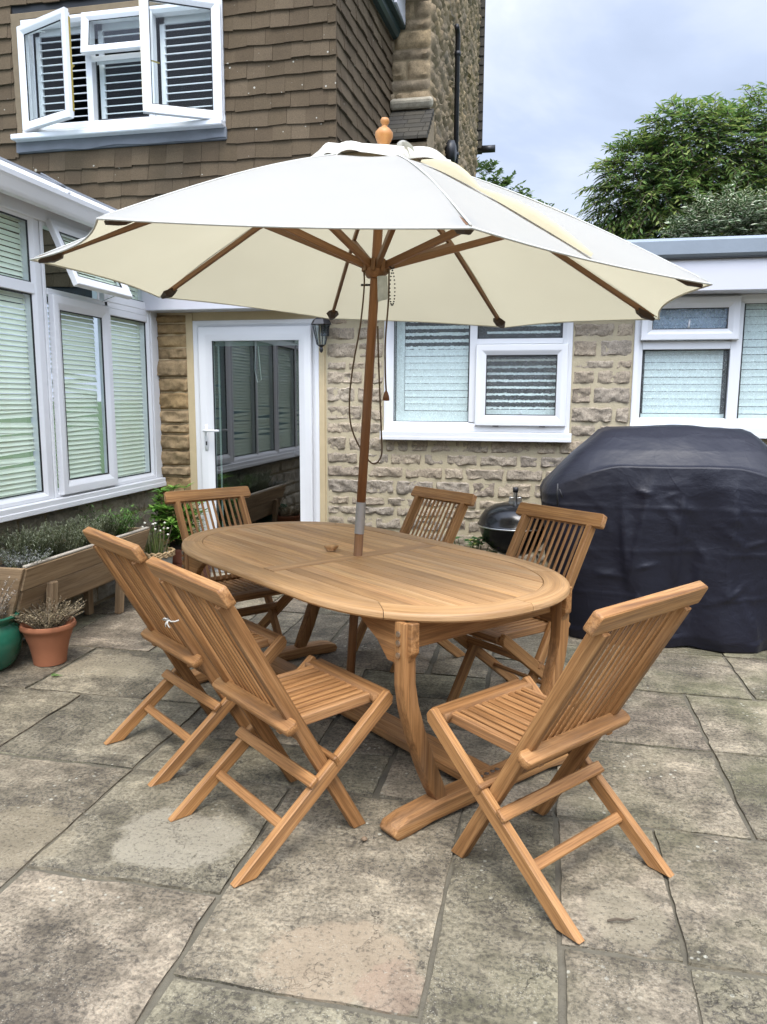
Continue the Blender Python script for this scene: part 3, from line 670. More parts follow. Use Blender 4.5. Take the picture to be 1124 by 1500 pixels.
m = MB(); m.raw([(-3.38, CY0 - .1, 2.85), (-6.3, CY0 - .1, 3.62), (-6.3, 6.58, 3.62), (-3.38, 6.58, 2.85)], [(0, 1, 2, 3)]); m.build('roof', 'roof_glass', con)
m = MB(); gp = [(-2.80, 2.565), (-2.80, 2.47), (-2.775, 2.452), (-2.735, 2.455), (-2.715, 2.475), (-2.705, 2.515), (-2.688, 2.53), (-2.685, 2.555), (-2.70, 2.556), (-2.715, 2.525), (-2.73, 2.48), (-2.78, 2.475), (-2.785, 2.565)]
run(gp, CY0 - .1, 5.3, m); m.build('gutter', 'upvc', con, angle=40)
m = MB()
for y in (2.4, 3.3, 4.05, 4.9): m.abox(-2.80, -2.684, y - .014, y + .014, 2.556, 2.575, .004); m.abox(-2.80, -2.76, y - .014, y + .014, 2.565, 2.60, .004)
m.build('gutter_bracket', 'upvc', con)

# ------------------------------------------------------------------ tile hung house
hou = thing('tile_hung_house', 'two storey house wall hung with brown tiles around an open white window', 'house', (-1.82, 6.6, 0))
TY = 6.6
def mpT(a, b, c): return V((a, TY - c, b))
sd = RAD(3.0); DX, DY = sin(sd), cos(sd)
def mpS(a, b, c): return V((-1.82 + DX * a + DY * c, TY + DY * a - DX * c, b))
UW = (-4.865, -2.80, 3.665, 4.85)
def tiles(mb, mp, a0, a1, b0, b1, ex, tw, opens, seed, skew=0.):
    rr = random.Random(seed); b = b0; k = 0
    while b < b1:
        for (sa, sb) in segs(a0, a1, b, b + ex, opens, .05):
            a = sa - (rr.uniform(.2, .8) * tw); ln = rr.uniform(-.004, .004)
            while a < sb:
                x0, x1 = max(a, sa), min(a + tw * rr.uniform(.985, 1.0), sb); a += tw * 1.004
                if x1 - x0 < .015: continue
                z = b + ln + rr.uniform(-.007, .007); t = rr.uniform(-.005, .005); c1 = .028 + rr.uniform(-.004, .006); zz = b + ex + .035
                p = [mp(x0, z - t, c1), mp(x1, z + t, c1), mp(x1, zz, .007), mp(x0, zz, .007), mp(x0, z - t, c1 - .016), mp(x1, z + t, c1 - .016), mp(x1, zz, -.006), mp(x0, zz, -.006)]
                mb.raw(p, [(0, 1, 2, 3), (0, 4, 5, 1), (1, 5, 6, 2), (0, 3, 7, 4)])
        b += ex
m = MB(); tiles(m, mpT, -9, -1.80, 2.45, 6.2, .130, .168, [UW], 2); m.build('tile_cladding', 'wall_tile', hou)
m = MB(); tiles(m, mpS, .0, 2.0, 2.45, 5.22, .130, .168, [], 6); m.build('tile_cladding', 'wall_tile', hou)
m = MB(); sheet(m, mpT, -9, -1.83, 2.3, 6.2, [UW], .2); sheet(m, mpS, .01, 2.1, 2.3, 5.25, []); m.build('backing', 'gasket', hou)
m = MB(); slab(m, mpT, -4.872, -4.77, 3.80, 4.86, -.03, .022, .006); slab(m, mpT, -4.86, -2.80, 4.80, 4.86, -.03, .02, .006); m.build('mortar_fillet', 'fillet', hou)
m = MB(); ring(m, mpT, -4.77, -2.81, 3.85, 4.80, frame_prof(.056, -.07, .02)); slab(m, mpT, -4.135, -4.075, 3.88, 4.77, -.06, .016); slab(m, mpT, -3.53, -3.47, 3.88, 4.77, -.06, .016); slab(m, mpT, -4.09, -3.52, 4.395, 4.44, -.06, .014)
uw = m.build('window', 'upvc', hou, angle=30)
m = MB(); slab(m, mpT, -4.87, -2.80, 3.752, 3.80, -.05, .125, .008); slab(m, mpT, -4.80, -2.80, 3.80, 3.85, -.05, .04, .004); m.build('sill', 'upvc', uw)
m = MB(); vs = []
for i in range(31):
    t = i / 30; x = -4.87 + 2.08 * t; vs += [mpT(x, 3.755, .04), mpT(x, 3.665 + noise.noise((x * 3, 0, 0)) * .02, .046 + noise.noise((x * 6, 4, 0)) * .008)]
m.raw(vs, [(i * 2, i * 2 + 2, i * 2 + 3, i * 2 + 1) for i in range(30)]); slab(m, mpT, -4.87, -2.79, 3.66, 3.76, .0, .034); m.build('lead_flashing', 'lead', uw)
pane(uw, mpT, -4.035, -3.53, 3.906, 4.40, .0, 'dark_glass'); room(uw, mpT, -4.76, -2.82, 3.86, 4.79, -.14, -1.4)
m = MB()
for (x0, x1) in ((-4.71, -4.14), (-4.07, -3.53), (-3.46, -2.87)):
    b = 3.93
    slab(m, mpT, x0, x0 + .05, 3.88, 4.78, -.125, -.10); slab(m, mpT, x1 - .045, x1, 3.88, 4.78, -.125, -.10); slab(m, mpT, x0, x1, 4.70, 4.78, -.125, -.10); slab(m, mpT, x0, x1, 3.87, 3.915, -.125, -.10)
    while b < 4.70:
        m.box(mpT((x0 + x1) / 2, b, -.112), (X, Y * cos(.35) + Z * sin(.35), Z * cos(.35) - Y * sin(.35)), (x1 - x0 - .09, .055, .009), .002); b += .0655
m.build('shutters', 'shutter_white', uw)
def open_sash(hx, ang, dirn, w, b0, b1, hl):
    ca, sa = cos(ang), sin(ang)
    # u runs along the sash from its hinge, c is its outward face
    def mp(a, b, c): return V((hx + dirn * (a * ca - c * sa), TY - .035 - a * sa - c * ca, b))
    m = MB(); ring(m, mp, 0, w, b0, b1, frame_prof(.075, 0, .045)); ring(m, mp, .018, w - .018, b0 + .018, b1 - .018, [(0, -.022), (0, .01), (.05, .01), (.05, -.022)]); s_ = m.build('sash', 'upvc', uw, angle=30)
    pane(uw, mp, .078, w - .078, b0 + .078, b1 - .078, .018, 'dark_glass')
    m = MB(); slab(m, mp, w - .05, w - .025, b0 + .42, b0 + .5, -.035, -.02); m.tube([mp(w - .04, b0 + .46, -.03), mp(w - .04, b0 + .46, -.06), mp(w - .15, b0 + .44, -.062)], .007); m.build('handle', 'brass', uw, True)
    m = MB(); m.beam(mp(.05, b0 + .03, -.02), V((hx + dirn * .22, TY, b0 + .03)), .014, .005); m.beam(mp(.05, b1 - .03, -.02), V((hx + dirn * .22, TY, b1 - .03)), .014, .005); m.build('stay', 'steel', uw)
    m = MB(); slab(m, mp, w - .003, w + .002, b0 + .06, b1 - .06, -.012, .006, 0); m.build('lock_strip', 'brass', uw)
open_sash(-4.755, RAD(20), 1, .68, 3.835, 4.72, 1); open_sash(-2.825, RAD(28), -1, .66, 3.80, 4.765, 1)
al = RAD(7)
def mpV(a, b, c): q = b - 4.78; return V((a, TY - .02 + q * sin(al) - c * cos(al), 4.78 + q * cos(al) + c * sin(al)))
m = MB(); ring(m, mpV, -4.125, -3.485, 4.43, 4.78, frame_prof(.066, 0, .045)); m.build('fanlight', 'upvc', uw, angle=30)
pane(uw, mpV, -4.06, -3.55, 4.495, 4.715, .018)
m = MB()
gt = [(-.02, 0), (.075, .0), (.10, .03), (.105, .09), (.09, .09), (.08, .045), (.0, .045), (-.02, .09)]
vs = [mpS(a, 5.20 + q[1], .0 + q[0]) for a in (-.3, 2.08) for q in gt]; m.raw(vs, [(k, (k + 1) % 8, 8 + (k + 1) % 8, 8 + k) for k in range(8)] + [tuple(range(8)), tuple(range(8, 16))]); m.build('gutter', 'gutter_green', hou)
m = MB(); slab(m, mpS, -.3, 2.05, 5.29, 5.4, -.3, .16); m.build('roof', 'gutter_green', hou)

# ------------------------------------------------------------------ old stone house behind
old = thing('stone_house', 'tall old rubble stone gable with a black waste pipe behind the tiled wall', 'house', (-1.3, 8.5, 0))
GX, GY = -1.29, 8.5
def mpG(a, b, c): return V((a, GY - c, b))
def mpH(a, b, c): return V((GX + c, a, b))
rr = random.Random(12); grow = []; b = 2.6
while b < 8.4:
    h = rr.uniform(.09, .19); grow.append((b, b + h)); b += h + .012
m = MB(); stones(m, mpG, -2.6, GX, grow, [], .16, .42, .012, .03, .03, .03, 21); stones(m, mpH, GY, 13.9, grow, [], .14, .45, .012, .03, .035, .035, 22); m.build('stone_gable', 'rubble_stone', old, angle=60)
m = MB(); sheet(m, mpG, -2.6, GX, 2.3, 8.4, []); sheet(m, mpH, GY, 13.95, 2.3, 8.4, []); m.build('mortar', 'mortar_dark', old)
def mpE(a, b, c): return V((a, 13.95 - c, b))
m = MB(); tiles(m, mpE, GX - .05, GX + .10, 5.75, 8.4, .15, .11, [], 31); m.abox(GX - .04, GX + .09, 13.96, 14.1, 5.7, 8.4, 0); m.build('verge', 'slate_tile', old)
m = MB(); m.tube([(GX + .1, 13.9, 5.72), (GX + .33, 13.9, 5.72)], .06, 10); m.build('gutter_stub', 'black_metal', old, True)
m = MB(); m.tube([(GX + .085, 10.2, 2.6), (GX + .085, 10.2, 5.92), (GX + .085, 10.14, 5.98), (GX + .085, 10.05, 5.98)], .032, 10)
for z in (3.4, 4.5, 5.7): m.tube([(GX + .085, 10.2, z), (GX + .085, 10.2, z + .05)], .042, 10)
m.build('waste_pipe', 'black_metal', old, True)
m = MB(); m.lathe([(.10, 0), (.14, .03), (.13, .10), (.08, .12)], (GX + .02, 9.75, 4.42), 14, (Y, Z, X)); m.build('wall_vent', 'black_metal', old, True)
m = MB()
for k in range(6):
    t = k / 6; y0, z0 = 8.46 - .46 * t, 4.47 - .40 * t
    a = -1.70
    while a < -1.27:
        w = U(.12, .22); x1 = min(a + w, -1.24)
        m.raw([(a, y0, z0), (x1, y0, z0), (x1, y0 - .11, z0 - .085), (a, y0 - .11, z0 - .085), (a, y0 - .11, z0 - .115), (x1, y0 - .11, z0 - .115), (x1, y0, z0 - .08), (a, y0, z0 - .08)], [(0, 1, 2, 3), (3, 2, 5, 4), (1, 6, 5, 2), (0, 3, 4, 7)]); a = x1 + .006
m.build('shoulder_roof', 'slate_tile', old)
m = MB(); m.box((-1.48, 8.44, 4.53), (X, V((0, .85, .5)), V((0, -.5, .85))), (.46, .12, .10), .03, 2); m.build('coping_stone', 'grey_stone', old)
m = MB(); m.raw([(-1.24, 8.5, 4.45), (-1.24, 8.5, 2.3), (-1.24, 8.0, 2.3), (-1.24, 8.0, 4.0)], [(0, 1, 2, 3)]); m.raw([(-1.7, 8.02, 2.3), (-1.24, 8.02, 2.3), (-1.24, 8.02, 4.0), (-1.7, 8.02, 4.0)], [(0, 1, 2, 3)]); m.build('shoulder_wall', 'rubble_stone', old)
m = MB(); m.abox(-1.62, -1.56, 8.0, 8.48, 5.32, 5.6); m.abox(-1.7, -1.35, 7.9, 8.46, 5.62, 5.7); m.build('bargeboard', 'fascia_white', old)

# ------------------------------------------------------------------ table
TC = V((-.781, 3.096, 0)); TA = RAD(-39.5); UX = V((cos(TA), sin(TA), 0)); VX = V((-sin(TA), cos(TA), 0))
def tp(u, v, z): return TC + UX * u + VX * v + Z * z
TB = (UX, VX, Z); NEXP = 2.3
tab = thing('dining_table', 'oval extending teak garden table with curved trestle legs', 'table', TC)
SU = .36                                   # half length of the straight sides
def oval(a, b, th, n=NEXP):
    c, s_ = abs(cos(th)), abs(sin(th)); lo, hi = 0, 2
    for _ in range(40):
        k = (lo + hi) / 2
        if (max(k * c - SU, 0) / (a - SU)) ** n + (k * s_ / b) ** n > 1: hi = k
        else: lo = k
    return lo * cos(th), lo * sin(th)
def table():
    A, B, w, zt, th = 1.003, .529, .092, .74, .032
    m = MB(); N = 192
    prof = [(0.0, -th + .008), (0.0, -.010), (.003, -.004), (.009, 0), (w - .0015, 0), (w, -.002), (w, -th), (.008, -th)]
    ths = [2 * pi * i / N for i in range(N)]
    cuts = [round(N * x) for x in (0, .085, .415, .585, .915, 1)]      # joints between the rim pieces
    for c0, c1 in zip(cuts[:-1], cuts[1:]):
        vs = []; gs = []; L = 0; off = V((U(0, 50), U(0, 50), 0)); prev = None
        for i in range(c0, c1 + 1):
            t = 2 * pi * i / N
            if i == c0: t += .0012
            if i == c1: t -= .0012
            p = V((*oval(A, B, t), 0)); q = V((*oval(A, B, t + .01), 0)); tn = (q - p).normalized()
            if prev is not None: L += (p - prev).length
            prev = p
            for (ins, z) in prof:
                r = V((*oval(A - ins, B - ins, t), 0)); vs.append(tp(r.x, r.y, zt + z)); gs.append(V((L, ins, z)) + off)
        k = len(prof); n = c1 - c0
        m.raw(vs, [(i * k + j, (i + 1) * k + j, (i + 1) * k + (j + 1) % k, i * k + (j + 1) % k) for i in range(n) for j in range(k)] + [tuple(range(k)), tuple(n * k + j for j in range(k))], gs)
    m.build('rim', 'teak_top', tab, angle=35)
    # boards inside the rim
    ia, ib = A - w - .0022, B - w - .0022
    def umax(v): v = min(abs(v), ib * .999); return SU + (ia - SU) * (1 - (v / ib) ** NEXP) ** (1 / NEXP)
    m = MB(); rc = .025; nb = 15; bw = 2 * ib / nb
    for sgn in (-1, 1):
        for i in range(nb):
            v0, v1 = -ib + i * bw + .0012, -ib + (i + 1) * bw - .0012
            u0 = rc + sgn * .042 ; ns = 7; vv = [v0 + (v1 - v0) * k / ns for k in range(ns + 1)]
            e = [(umax(v) * sgn, v) for v in vv]
            if abs(e[0][0]) < .08 and abs(e[-1][0]) < .08: continue
            out = [(u0, v0)] + e + [(u0, v1)]
            if sgn < 0: out = out[::-1]
            m.prism(out, tp(0, 0, zt - .0135 - U(0, .0006)), TB, .025, .0008)
    m.build('tabletop', 'teak_top', tab)
    m = MB()
    for q in (-.0205, .0205): m.box(tp(rc + q, 0, zt - .0135), (VX, UX, Z), (2 * ib - .012, .0398, .0262), .001)
    m.build('centre_rail', 'teak_top', tab)
    m = MB()
    for u in (-.3, .3): m.box(tp(u, 0, .672), (VX, UX, Z), (.76, .028, .066), .003)
    for u in (-.78, .78): m.box(tp(u, 0, .652), (VX, UX, Z), (.71, .026, .104), .003)
    m.build('crossrail', 'teak', tab)
    m = MB()
    for v in (-.30, .30): m.box(tp(0, v, .68), (UX, VX, Z), (1.5, .028, .05), .003)
    m.build('side_rail', 'teak', tab)
    for s_ in (-1, 1):
        for q in (-1, 1):
            m = MB(); o = [(-.26, .148), (.056, .148), (.056, .05), (.040, .03), (.036, .012), (.020, .0), (-.065, .0), (-.12, .055), (-.2, .10)]
            o = [(x * s_, y) for x, y in o]; o = o if s_ > 0 else o[::-1]
            m.prism(o, tp(.80 * s_, .384 * q, .560), (UX, Z, VX), .034, .003, (1, 0)); m.build('bracket', 'teak', tab)
            cl = [(.390, .708), (.3905, .60), (.390, .50), (.376, .42), (.344, .315), (.300, .20), (.262, .115), (.238, .062)]
            hw = [.026, .026, .027, .028, .029, .029, .029, .029]
            L, Rr = [], []
            for k, (v, z) in enumerate(cl):
                a = V(cl[max(0, k - 1)]); c = V(cl[min(len(cl) - 1, k + 1)]); d = (c - a).normalized(); nn = V((-d.y, d.x)); L.append((v + nn.x * hw[k], z + nn.y * hw[k])); Rr.append((v - nn.x * hw[k], z - nn.y * hw[k]))
            L[-1] = (L[-1][0], .062); Rr[-1] = (Rr[-1][0], .062); L[0] = (L[0][0], .708); Rr[0] = (Rr[0][0], .708)
            o = [(v * q, z) for v, z in L + Rr[::-1]]
            if q < 0: o = o[::-1]
            m = MB(); m.prism(o, tp(.812 * s_, 0, 0), (VX, Z, UX), .050, .006, (0, 1), 2); lg = m.build('leg', 'teak', tab, angle=35)
            m = MB()
            for z in (.60, .64, .67): m.lathe([(.0, .0), (.010, .001), (.010, .004), (0, .005)], tp(.812 * s_, .4180 * q, z), 10, (UX, Z, VX * q))
            m.build('bolt', 'steel', lg)
        m = MB(); o = [(-.455, .0), (-.40, .0), (-.30, .012), (.30, .012), (.40, .0), (.455, .0), (.468, .02), (.455, .043), (.40, .056), (.25, .066), (-.25, .066), (-.40, .056), (-.455, .043), (-.468, .02)]
        m.prism(o, tp(.82 * s_, 0, 0), (VX, Z, UX), .085, .006, (1, 0), 2); m.build('foot', 'teak', tab, angle=35)
        m = MB()
        for v in (-.03, 0, .03, .055): m.lathe([(0, 0), (.009, .0005), (.009, .003), (0, .0035)], tp(.815 * s_, v, .066), 8)
        m.build('bolt', 'steel', tab)
    m = MB(); m.box(tp(0, 0, .046), (UX, VX, Z), (1.56, .13, .034), .004); m.build('stretcher', 'teak', tab)
table()
pl = thing('hole_plug', 'small round wooden plug lying loose on the table top beside the pole', 'plug', (-.895, 3.158, .74))
m = MB(); m.lathe([(.0, .0), (.021, .001), (.021, .012), (.030, .013), (.033, .018), (.032, .025), (.026, .028), (0, .029)], (-.895, 3.158, .7415), 24); m.build('plug_body', 'teak_top', pl, angle=40)

# ------------------------------------------------------------------ folding chairs
CHG = 'folding teak chairs around the table'
def chair(label):
    t = thing('folding_chair', label, 'chair', (0, 0, 0), CHG)
    YZ = (Y, Z, X)
    def bar(p0, p1, w, cut0=True, top=None):     # side-plane bar from p0 to p1 with a flat foot
        d = V((p1[0] - p0[0], p1[1] - p0[1])).normalized(); n = V((-d.y, d.x)); h = w / 2
        if cut0:
            k = h * n.y / d.y if abs(d.y) > .1 else 0
            a = V(p0) + n * h; a = a - d * ((a.y - p0[1]) / d.y); b = V(p0) - n * h; b = b - d * ((b.y - p0[1]) / d.y)
        else: a = V(p0) + n * h; b = V(p0) - n * h
        c = V(p1) - n * h; e = V(p1) + n * h
        o = [tuple(a), tuple(b), tuple(c), tuple(e)]
        if top: o = [tuple(a), tuple(b), tuple(c - d * top), tuple(c + n * top * .9), tuple(e - n * top * .3), tuple(e - d * top * .35)]
        return o, d
    A0, A1, B0, B1 = (-.445, 0), (.112, .438), (0, 0), (-.495, .878); BE = (-.495 * .958, .878 * .958)
    for s_ in (-1, 1):
        o, d = bar(A0, A1, .047, True, .018); m = MB(); m.prism(o, (s_ * .221, 0, 0), YZ, .028, .0026, tuple(d), 1); m.build('leg', 'teak', t, angle=35)
        o, d = bar(B0, BE, .046); m = MB(); m.prism(o, (s_ * .1935, 0, 0), YZ, .0265, .0026, tuple(d), 1); m.build('back_post', 'teak', t, angle=35)
    bd = V((0, -.495, .878)).normalized(); bn = V((0, -bd.z, bd.y))          # along the back, and out of its rear face
    P = lambda k, n=0: V((0, 0, 0)) + bd * k + bn * n
    LB = V((0, B1[0], B1[1])).length
    m = MB()
    o = [(-.252, .0), (.252, .0), (.256, .010), (.252, .064), (.244, .070), (-.244, .070), (-.252, .064), (-.256, .010)]
    m.prism([(x, y * .92) for x, y in o], P(LB - .043, -.002), (X, bd, bn), .031, .003, (1, 0), 1); m.build('top_rail', 'teak', t, angle=35)
    for k in range(10):
        x = -.150 + .0333 * k; m = MB(); m.beam(P(.50) + X * x, P(LB - .03) + X * x, .0126, .0082, bn, .002); m.build('back_slat', 'teak', t)
    m = MB(); o = [(-.236, -.024), (.236, -.024), (.246, -.012), (.246, .012), (.236, .026), (-.236, .026), (-.246, .012), (-.246, -.012)]
    m.prism(o, P(.512, .030), (X, bn, bd), .030, .007, (1, 0), 2); m.build('lower_rail', 'teak', t, angle=35)
    m = MB(); m.beam(P(.47) + X * -.18, P(.47) + X * .18, .03, .02, bd); m.build('slat_rail', 'teak', t)
    # seat
    f = lambda y: .428 + .03 * (y - .08)          # falls a little to the rear
    for k in range(9):
        x = -.128 + .032 * k; m = MB(); m.beam((x, -.275, f(-.275)), (x, .075, f(.075)), .0215, .016, Z, .003); m.build('seat_slat', 'teak', t)
    for s_ in (-1, 1):
        m = MB(); m.beam((s_ * .163, -.285, f(-.285) - .008), (s_ * .163, .085, f(.085) - .008), .024, .036, Z, .004); m.build('seat_rail', 'teak', t)
    m = MB(); o = [(-.205, .052), (-.205, .13), (.205, .13), (.205, .052), (.178, .062), (-.178, .062)]
    m.prism(o, (0, 0, .428), (X, Y, Z), .026, .006, (1, 0), 2); m.build('seat_front', 'teak', t, angle=35)
    m = MB()
    for y in (-.24, -.06): m.beam((-.165, y, f(y) - .02), (.165, y, f(y) - .02), .03, .016)
    m.beam((-.207, .085, .408), (.207, .085, .408), .022, .022); m.build('seat_batten', 'teak', t)
    # cross bars
    def cb(nm, hw, y, z, w, th, up):
        m = MB(); m.beam((-hw, y, z), (hw, y, z), w, th, up, .004); m.build(nm, 'teak', t)
    ad = V((0, A1[0] - A0[0], A1[1])).normalized(); an = V((0, -ad.z, ad.y)); PA = lambda k, n=0: V((0, A0[0], 0)) + ad * k + an * n
    q = PA(.335, .034); cb('pivot_bar', .240, q.y, q.z, .038, .018, an)
    q = P(.30, -.036); cb('pivot_bar', .240, q.y, q.z, .034, .018, bn)
    q = PA(.185, .0); cb('stretcher', .208, q.y, q.z, .032, .017, an)
    return t
def copy_tree(o, parent=None):
    c = o.copy(); COL.objects.link(c); c.parent = parent
    for ch in o.children: copy_tree(ch, c)
    return c
spots = [((-.085, 2.326), 51, 'teak folding chair at the right hand table end, nearest the covered barbecue'),
         ((-.705, 2.388), -39, 'teak folding chair in front, between the camera and the long side of the table'),
         ((-1.240, 2.862), -38, 'teak folding chair second along the near long side, beside the wooden planter'),
         ((-1.45, 3.60), -130, 'teak folding chair at the far end of the table, before the white glazed door'),
         ((-.855, 3.83), 139, 'teak folding chair on the far long side in front of the bare stone wall'),
         ((-.225, 3.24), 139, 'teak folding chair on the far long side, hiding part of the black kettle barbecue')]
proto = chair(spots[0][2])
for i, ((x, y), a, lb) in enumerate(spots):
    o = proto if i == 0 else copy_tree(proto)
    o.location = (x, y, 0); o.rotation_euler = (0, 0, RAD(a)); o['label'] = lb
s_ = thing('string_bow', 'white cotton string knotted round the back post of a chair', 'string', (-1.30, 2.48, .60))
m = MB(); c = V((-1.302, 2.480, .602))
sa_ = V((.788, -.616, 0)); sb_ = V((.616, .788, 0)) 
m.tube([c + sa_ * (.0165 * cos(w)) + sb_ * (.029 * sin(w)) + Z * (.003 * sin(3 * w)) for w in [k * .45 for k in range(15)]], .0026, 6)
kn = c + sa_ * .010 - sb_ * .030
for pts in (((0, 0, 0), (.012, -.006, -.004), (.03, -.008, -.002), (.042, -.002, .002)), ((0, 0, 0), (-.012, -.008, .008), (-.022, -.006, .002), (-.006, -.002, -.003)), ((0, 0, 0), (-.002, -.008, -.012), (.003, -.006, -.024), (.008, -.006, -.028)), ((0, 0, 0), (-.006, -.008, -.010), (-.010, -.006, -.018), (-.010, -.004, -.026))):
    m.tube([kn + V(p) for p in pts], .0028, 6)
m.build('string', 'cotton', s_, True)

# ------------------------------------------------------------------ parasol
def parasol():
    um = thing('parasol', 'large cream canvas parasol on a wooden pole through the table', 'parasol', (-.80, 3.09, .06))
    p0, p1 = V((-.798, 3.085, .064)), V((-.655, 3.10, 2.40)); ax = (p1 - p0).normalized()
    def at(z): return p0 + ax * ((z - p0.z) / ax.z)
    e1 = (X - ax * X.dot(ax)).normalized(); e2 = ax.cross(e1); B = (e1, e2, ax)
    m = MB(); m.tube([at(z) for z in (.066, .5, .836)], .0195, 16); m.tube([at(z) for z in (.972, 1.4, 1.9, 2.36)], .0195, 16); m.build('pole', 'pole_wood', um, True)
    m = MB(); m.tube([at(z) for z in (.836, .972)], .0208, 20); m.build('pole_sleeve', 'sleeve_metal', um, angle=40)
    top = at(2.385)
    m = MB(); m.lathe([(.018, 0), (.022, .01), (.018, .02), (.030, .045), (.036, .060), (.035, .074), (.022, .089), (.012, .095), (.011, .100), (.017, .110), (.0185, .118), (.014, .127), (0, .131)], at(2.375), 20, B); m.build('finial', 'finial_wood', um, True)
    # rim tips (octagon, tilted with the pole)
    ph = RAD(-111.6); RT, ZR = 1.284, 1.847; cen = V((-.697, 3.101, ZR)); tx, ty = -.06, -.006
    def tip(k, r=1.):
        a = ph - k * pi / 4; return cen + V((RT * r * cos(a), RT * r * sin(a), RT * r * (tx * cos(a) + ty * sin(a))))
    apex = at(2.385)
    def rib(k, t):                                            # t 0 at the crown, 1 at the tip
        a = apex + (tip(k) - apex) * t; return a + ax * (.035 * sin(pi * t) )
    T0 = .13
    m = MB(); nr, ns = 20, 14
    rows_ = []
    for k in range(8):
        b = len(m.v); vs = []; gs = []
        for i in range(nr + 1):
            t = T0 + (1.012 - T0) * i / nr
            for j in range(ns + 1):
                s_ = j / ns; p = rib(k, t) * (1 - s_) + rib(k + 1, t) * s_
                bow = 4 * s_ * (1 - s_)
                p = p + (apex - p) * (.045 * bow * t * t) - ax * (.022 * bow * t)     # slack between ribs, scooped hem
                p += ax * (noise.noise((p.x * 3, p.y * 3, k)) * .005 + noise.noise((p.x * 9, p.y * 9, k)) * .0022 * (1 if 0 < j < ns else 0))
                vs.append(p)
        fs = [(i * (ns + 1) + j, i * (ns + 1) + j + 1, (i + 1) * (ns + 1) + j + 1, (i + 1) * (ns + 1) + j) for i in range(nr) for j in range(ns)]
        m.raw(vs, fs, [V((0, 0, 0))] * len(vs))
    cn = m.build('canopy', 'canvas', um, True)
    m = MB()
    for k in range(8):                                          # hem and rib seams, slightly raised
        pts = []
        for j in range(ns + 1):
            s_ = j / ns; t = 1.012; p = rib(k, t) * (1 - s_) + rib(k + 1, t) * s_; bow = 4 * s_ * (1 - s_); pts.append(p + (apex - p) * (.045 * bow * t * t) - ax * (.022 * bow * t) - ax * .001)
        m.tube(pts, .0034, 6)
        m.tube([rib(k, T0 + (1.0 - T0) * i / 14) + ax * .0008 for i in range(15)], .0028, 6)
    m.build('hem', 'hem_cloth', cn, True)
    # vent cap: a second small tier with a loose wavy edge
    m = MB(); n = 96; vs = []
    for i in range(9):
        t = i / 8
        for j in range(n):
            k = j / n * 8; k0 = int(k); s_ = k - k0; q = .02 + .215 * t
            p = rib(k0, q) * (1 - s_) + rib(k0 + 1, q) * s_; bow = 4 * s_ * (1 - s_)
            lift = .012 + .030 * t * t * (.35 + .65 * max(0, sin(k * 2.3 + 1.0 + 1.1 * sin(k * 1.7)))) * bow + .010 * t
            p = p + ax * (lift + .008) + ax * noise.noise((k * 1.7, t * 3, 5)) * .006 * t + (p - apex) * (.03 * noise.noise((k * 2.3, 2, 9)) * t)
            vs.append(p)
    fs = [(i * n + j, i * n + (j + 1) % n, (i + 1) * n + (j + 1) % n, (i + 1) * n + j) for i in range(8) for j in range(n)]
    # turned-down valance of the cap
    b = 8 * n
    for j in range(n):
        p = vs[b + j]; o = (p - apex); o = (o - ax * o.dot(ax)).normalized(); k = j / n * 8
        vs.append(p - ax * (.030 + .010 * (.5 + .5 * sin(k * 3.0))) + o * (.005 * sin(k * 5.3)))
    fs += [(b + j, b + (j + 1) % n, b + n + (j + 1) % n, b + n + j) for j in range(n)]
    m.raw(vs, fs, [V((0, 0, 0))] * len(vs)); m.build('vent_cap', 'cap_cloth', um, True)
    # tie band: a twisted strap lying on the canopy, and its gathered knot at the crown
    m = MB()
    def on(kf, t, up=.0):
        k0 = int(math.floor(kf)); s_ = kf - k0; p = rib(k0, t) * (1 - s_) + rib(k0 + 1, t) * s_; bow = 4 * s_ * (1 - s_)
        return p + (apex - p) * (.045 * bow * t * t) - ax * (.022 * bow * t) + ax * up
    vs = []; n = 34
    for i in range(n + 1):
        q = i / n; kf = 6.70 - .20 * q; t = .29 + .715 * q; lobe = sin(pi * q / .42) if q < .42 else .72 * sin(pi * (q - .42) / .58)
        c0 = on(kf, t, .006); away = (on(kf - .05, t) - on(kf + .05, t)).normalized(); w = .014 + .046 * lobe; tw = .35 * sin(q * 14)
        for e in (0, .25, .5, .75, 1): vs.append(c0 + away * (w * (.55 * e + .5 * max(0, e - .6) + .2 * tw * e)) + ax * (w * (.72 * sin(min(e, .75) * 2.1) - .3 * max(0, e - .75))))
    m.raw(vs, [(i * 5 + j, i * 5 + j + 1, i * 5 + 6 + j, i * 5 + 5 + j) for i in range(n) for j in range(4)], [V((0, 0, 0))] * len(vs)); m.build('tie_strap', 'strap_cloth', um, True)
    m = MB(); kc = on(7.0, .19, .030) + V((.03, -.008, -.012))
    vs = []
    for i in range(11):
        for j in range(16):
            a, b = pi * i / 10, 2 * pi * j / 16; d = V((sin(a) * cos(b), sin(a) * sin(b), cos(a))); w = 1 + .38 * sin(5 * b + 2 * d.z) * sin(a); vs.append(kc + V((d.x * .021 * w, d.y * .017 * w, d.z * .024)))
    m.raw(vs, [(i * 16 + j, i * 16 + (j + 1) % 16, i * 16 + 16 + (j + 1) % 16, i * 16 + 16 + j) for i in range(10) for j in range(16)])
    for (dx, dz) in ((.045, -.018), (.03, -.034)):
        vs = []
        for i in range(7):
            t = i / 6; c = kc + V((dx * t, -.018 - .012 * t, dz * t + .010 * sin(pi * t))); vs += [c + V((0, -.006, .009 * (1 - .3 * t))), c + V((.004, 0, -.009 * (1 + .4 * t)))]
        m.raw(vs, [(2 * i, 2 * i + 2, 2 * i + 3, 2 * i + 1) for i in range(6)])
    m.build('strap_knot', 'canvas', um, True)
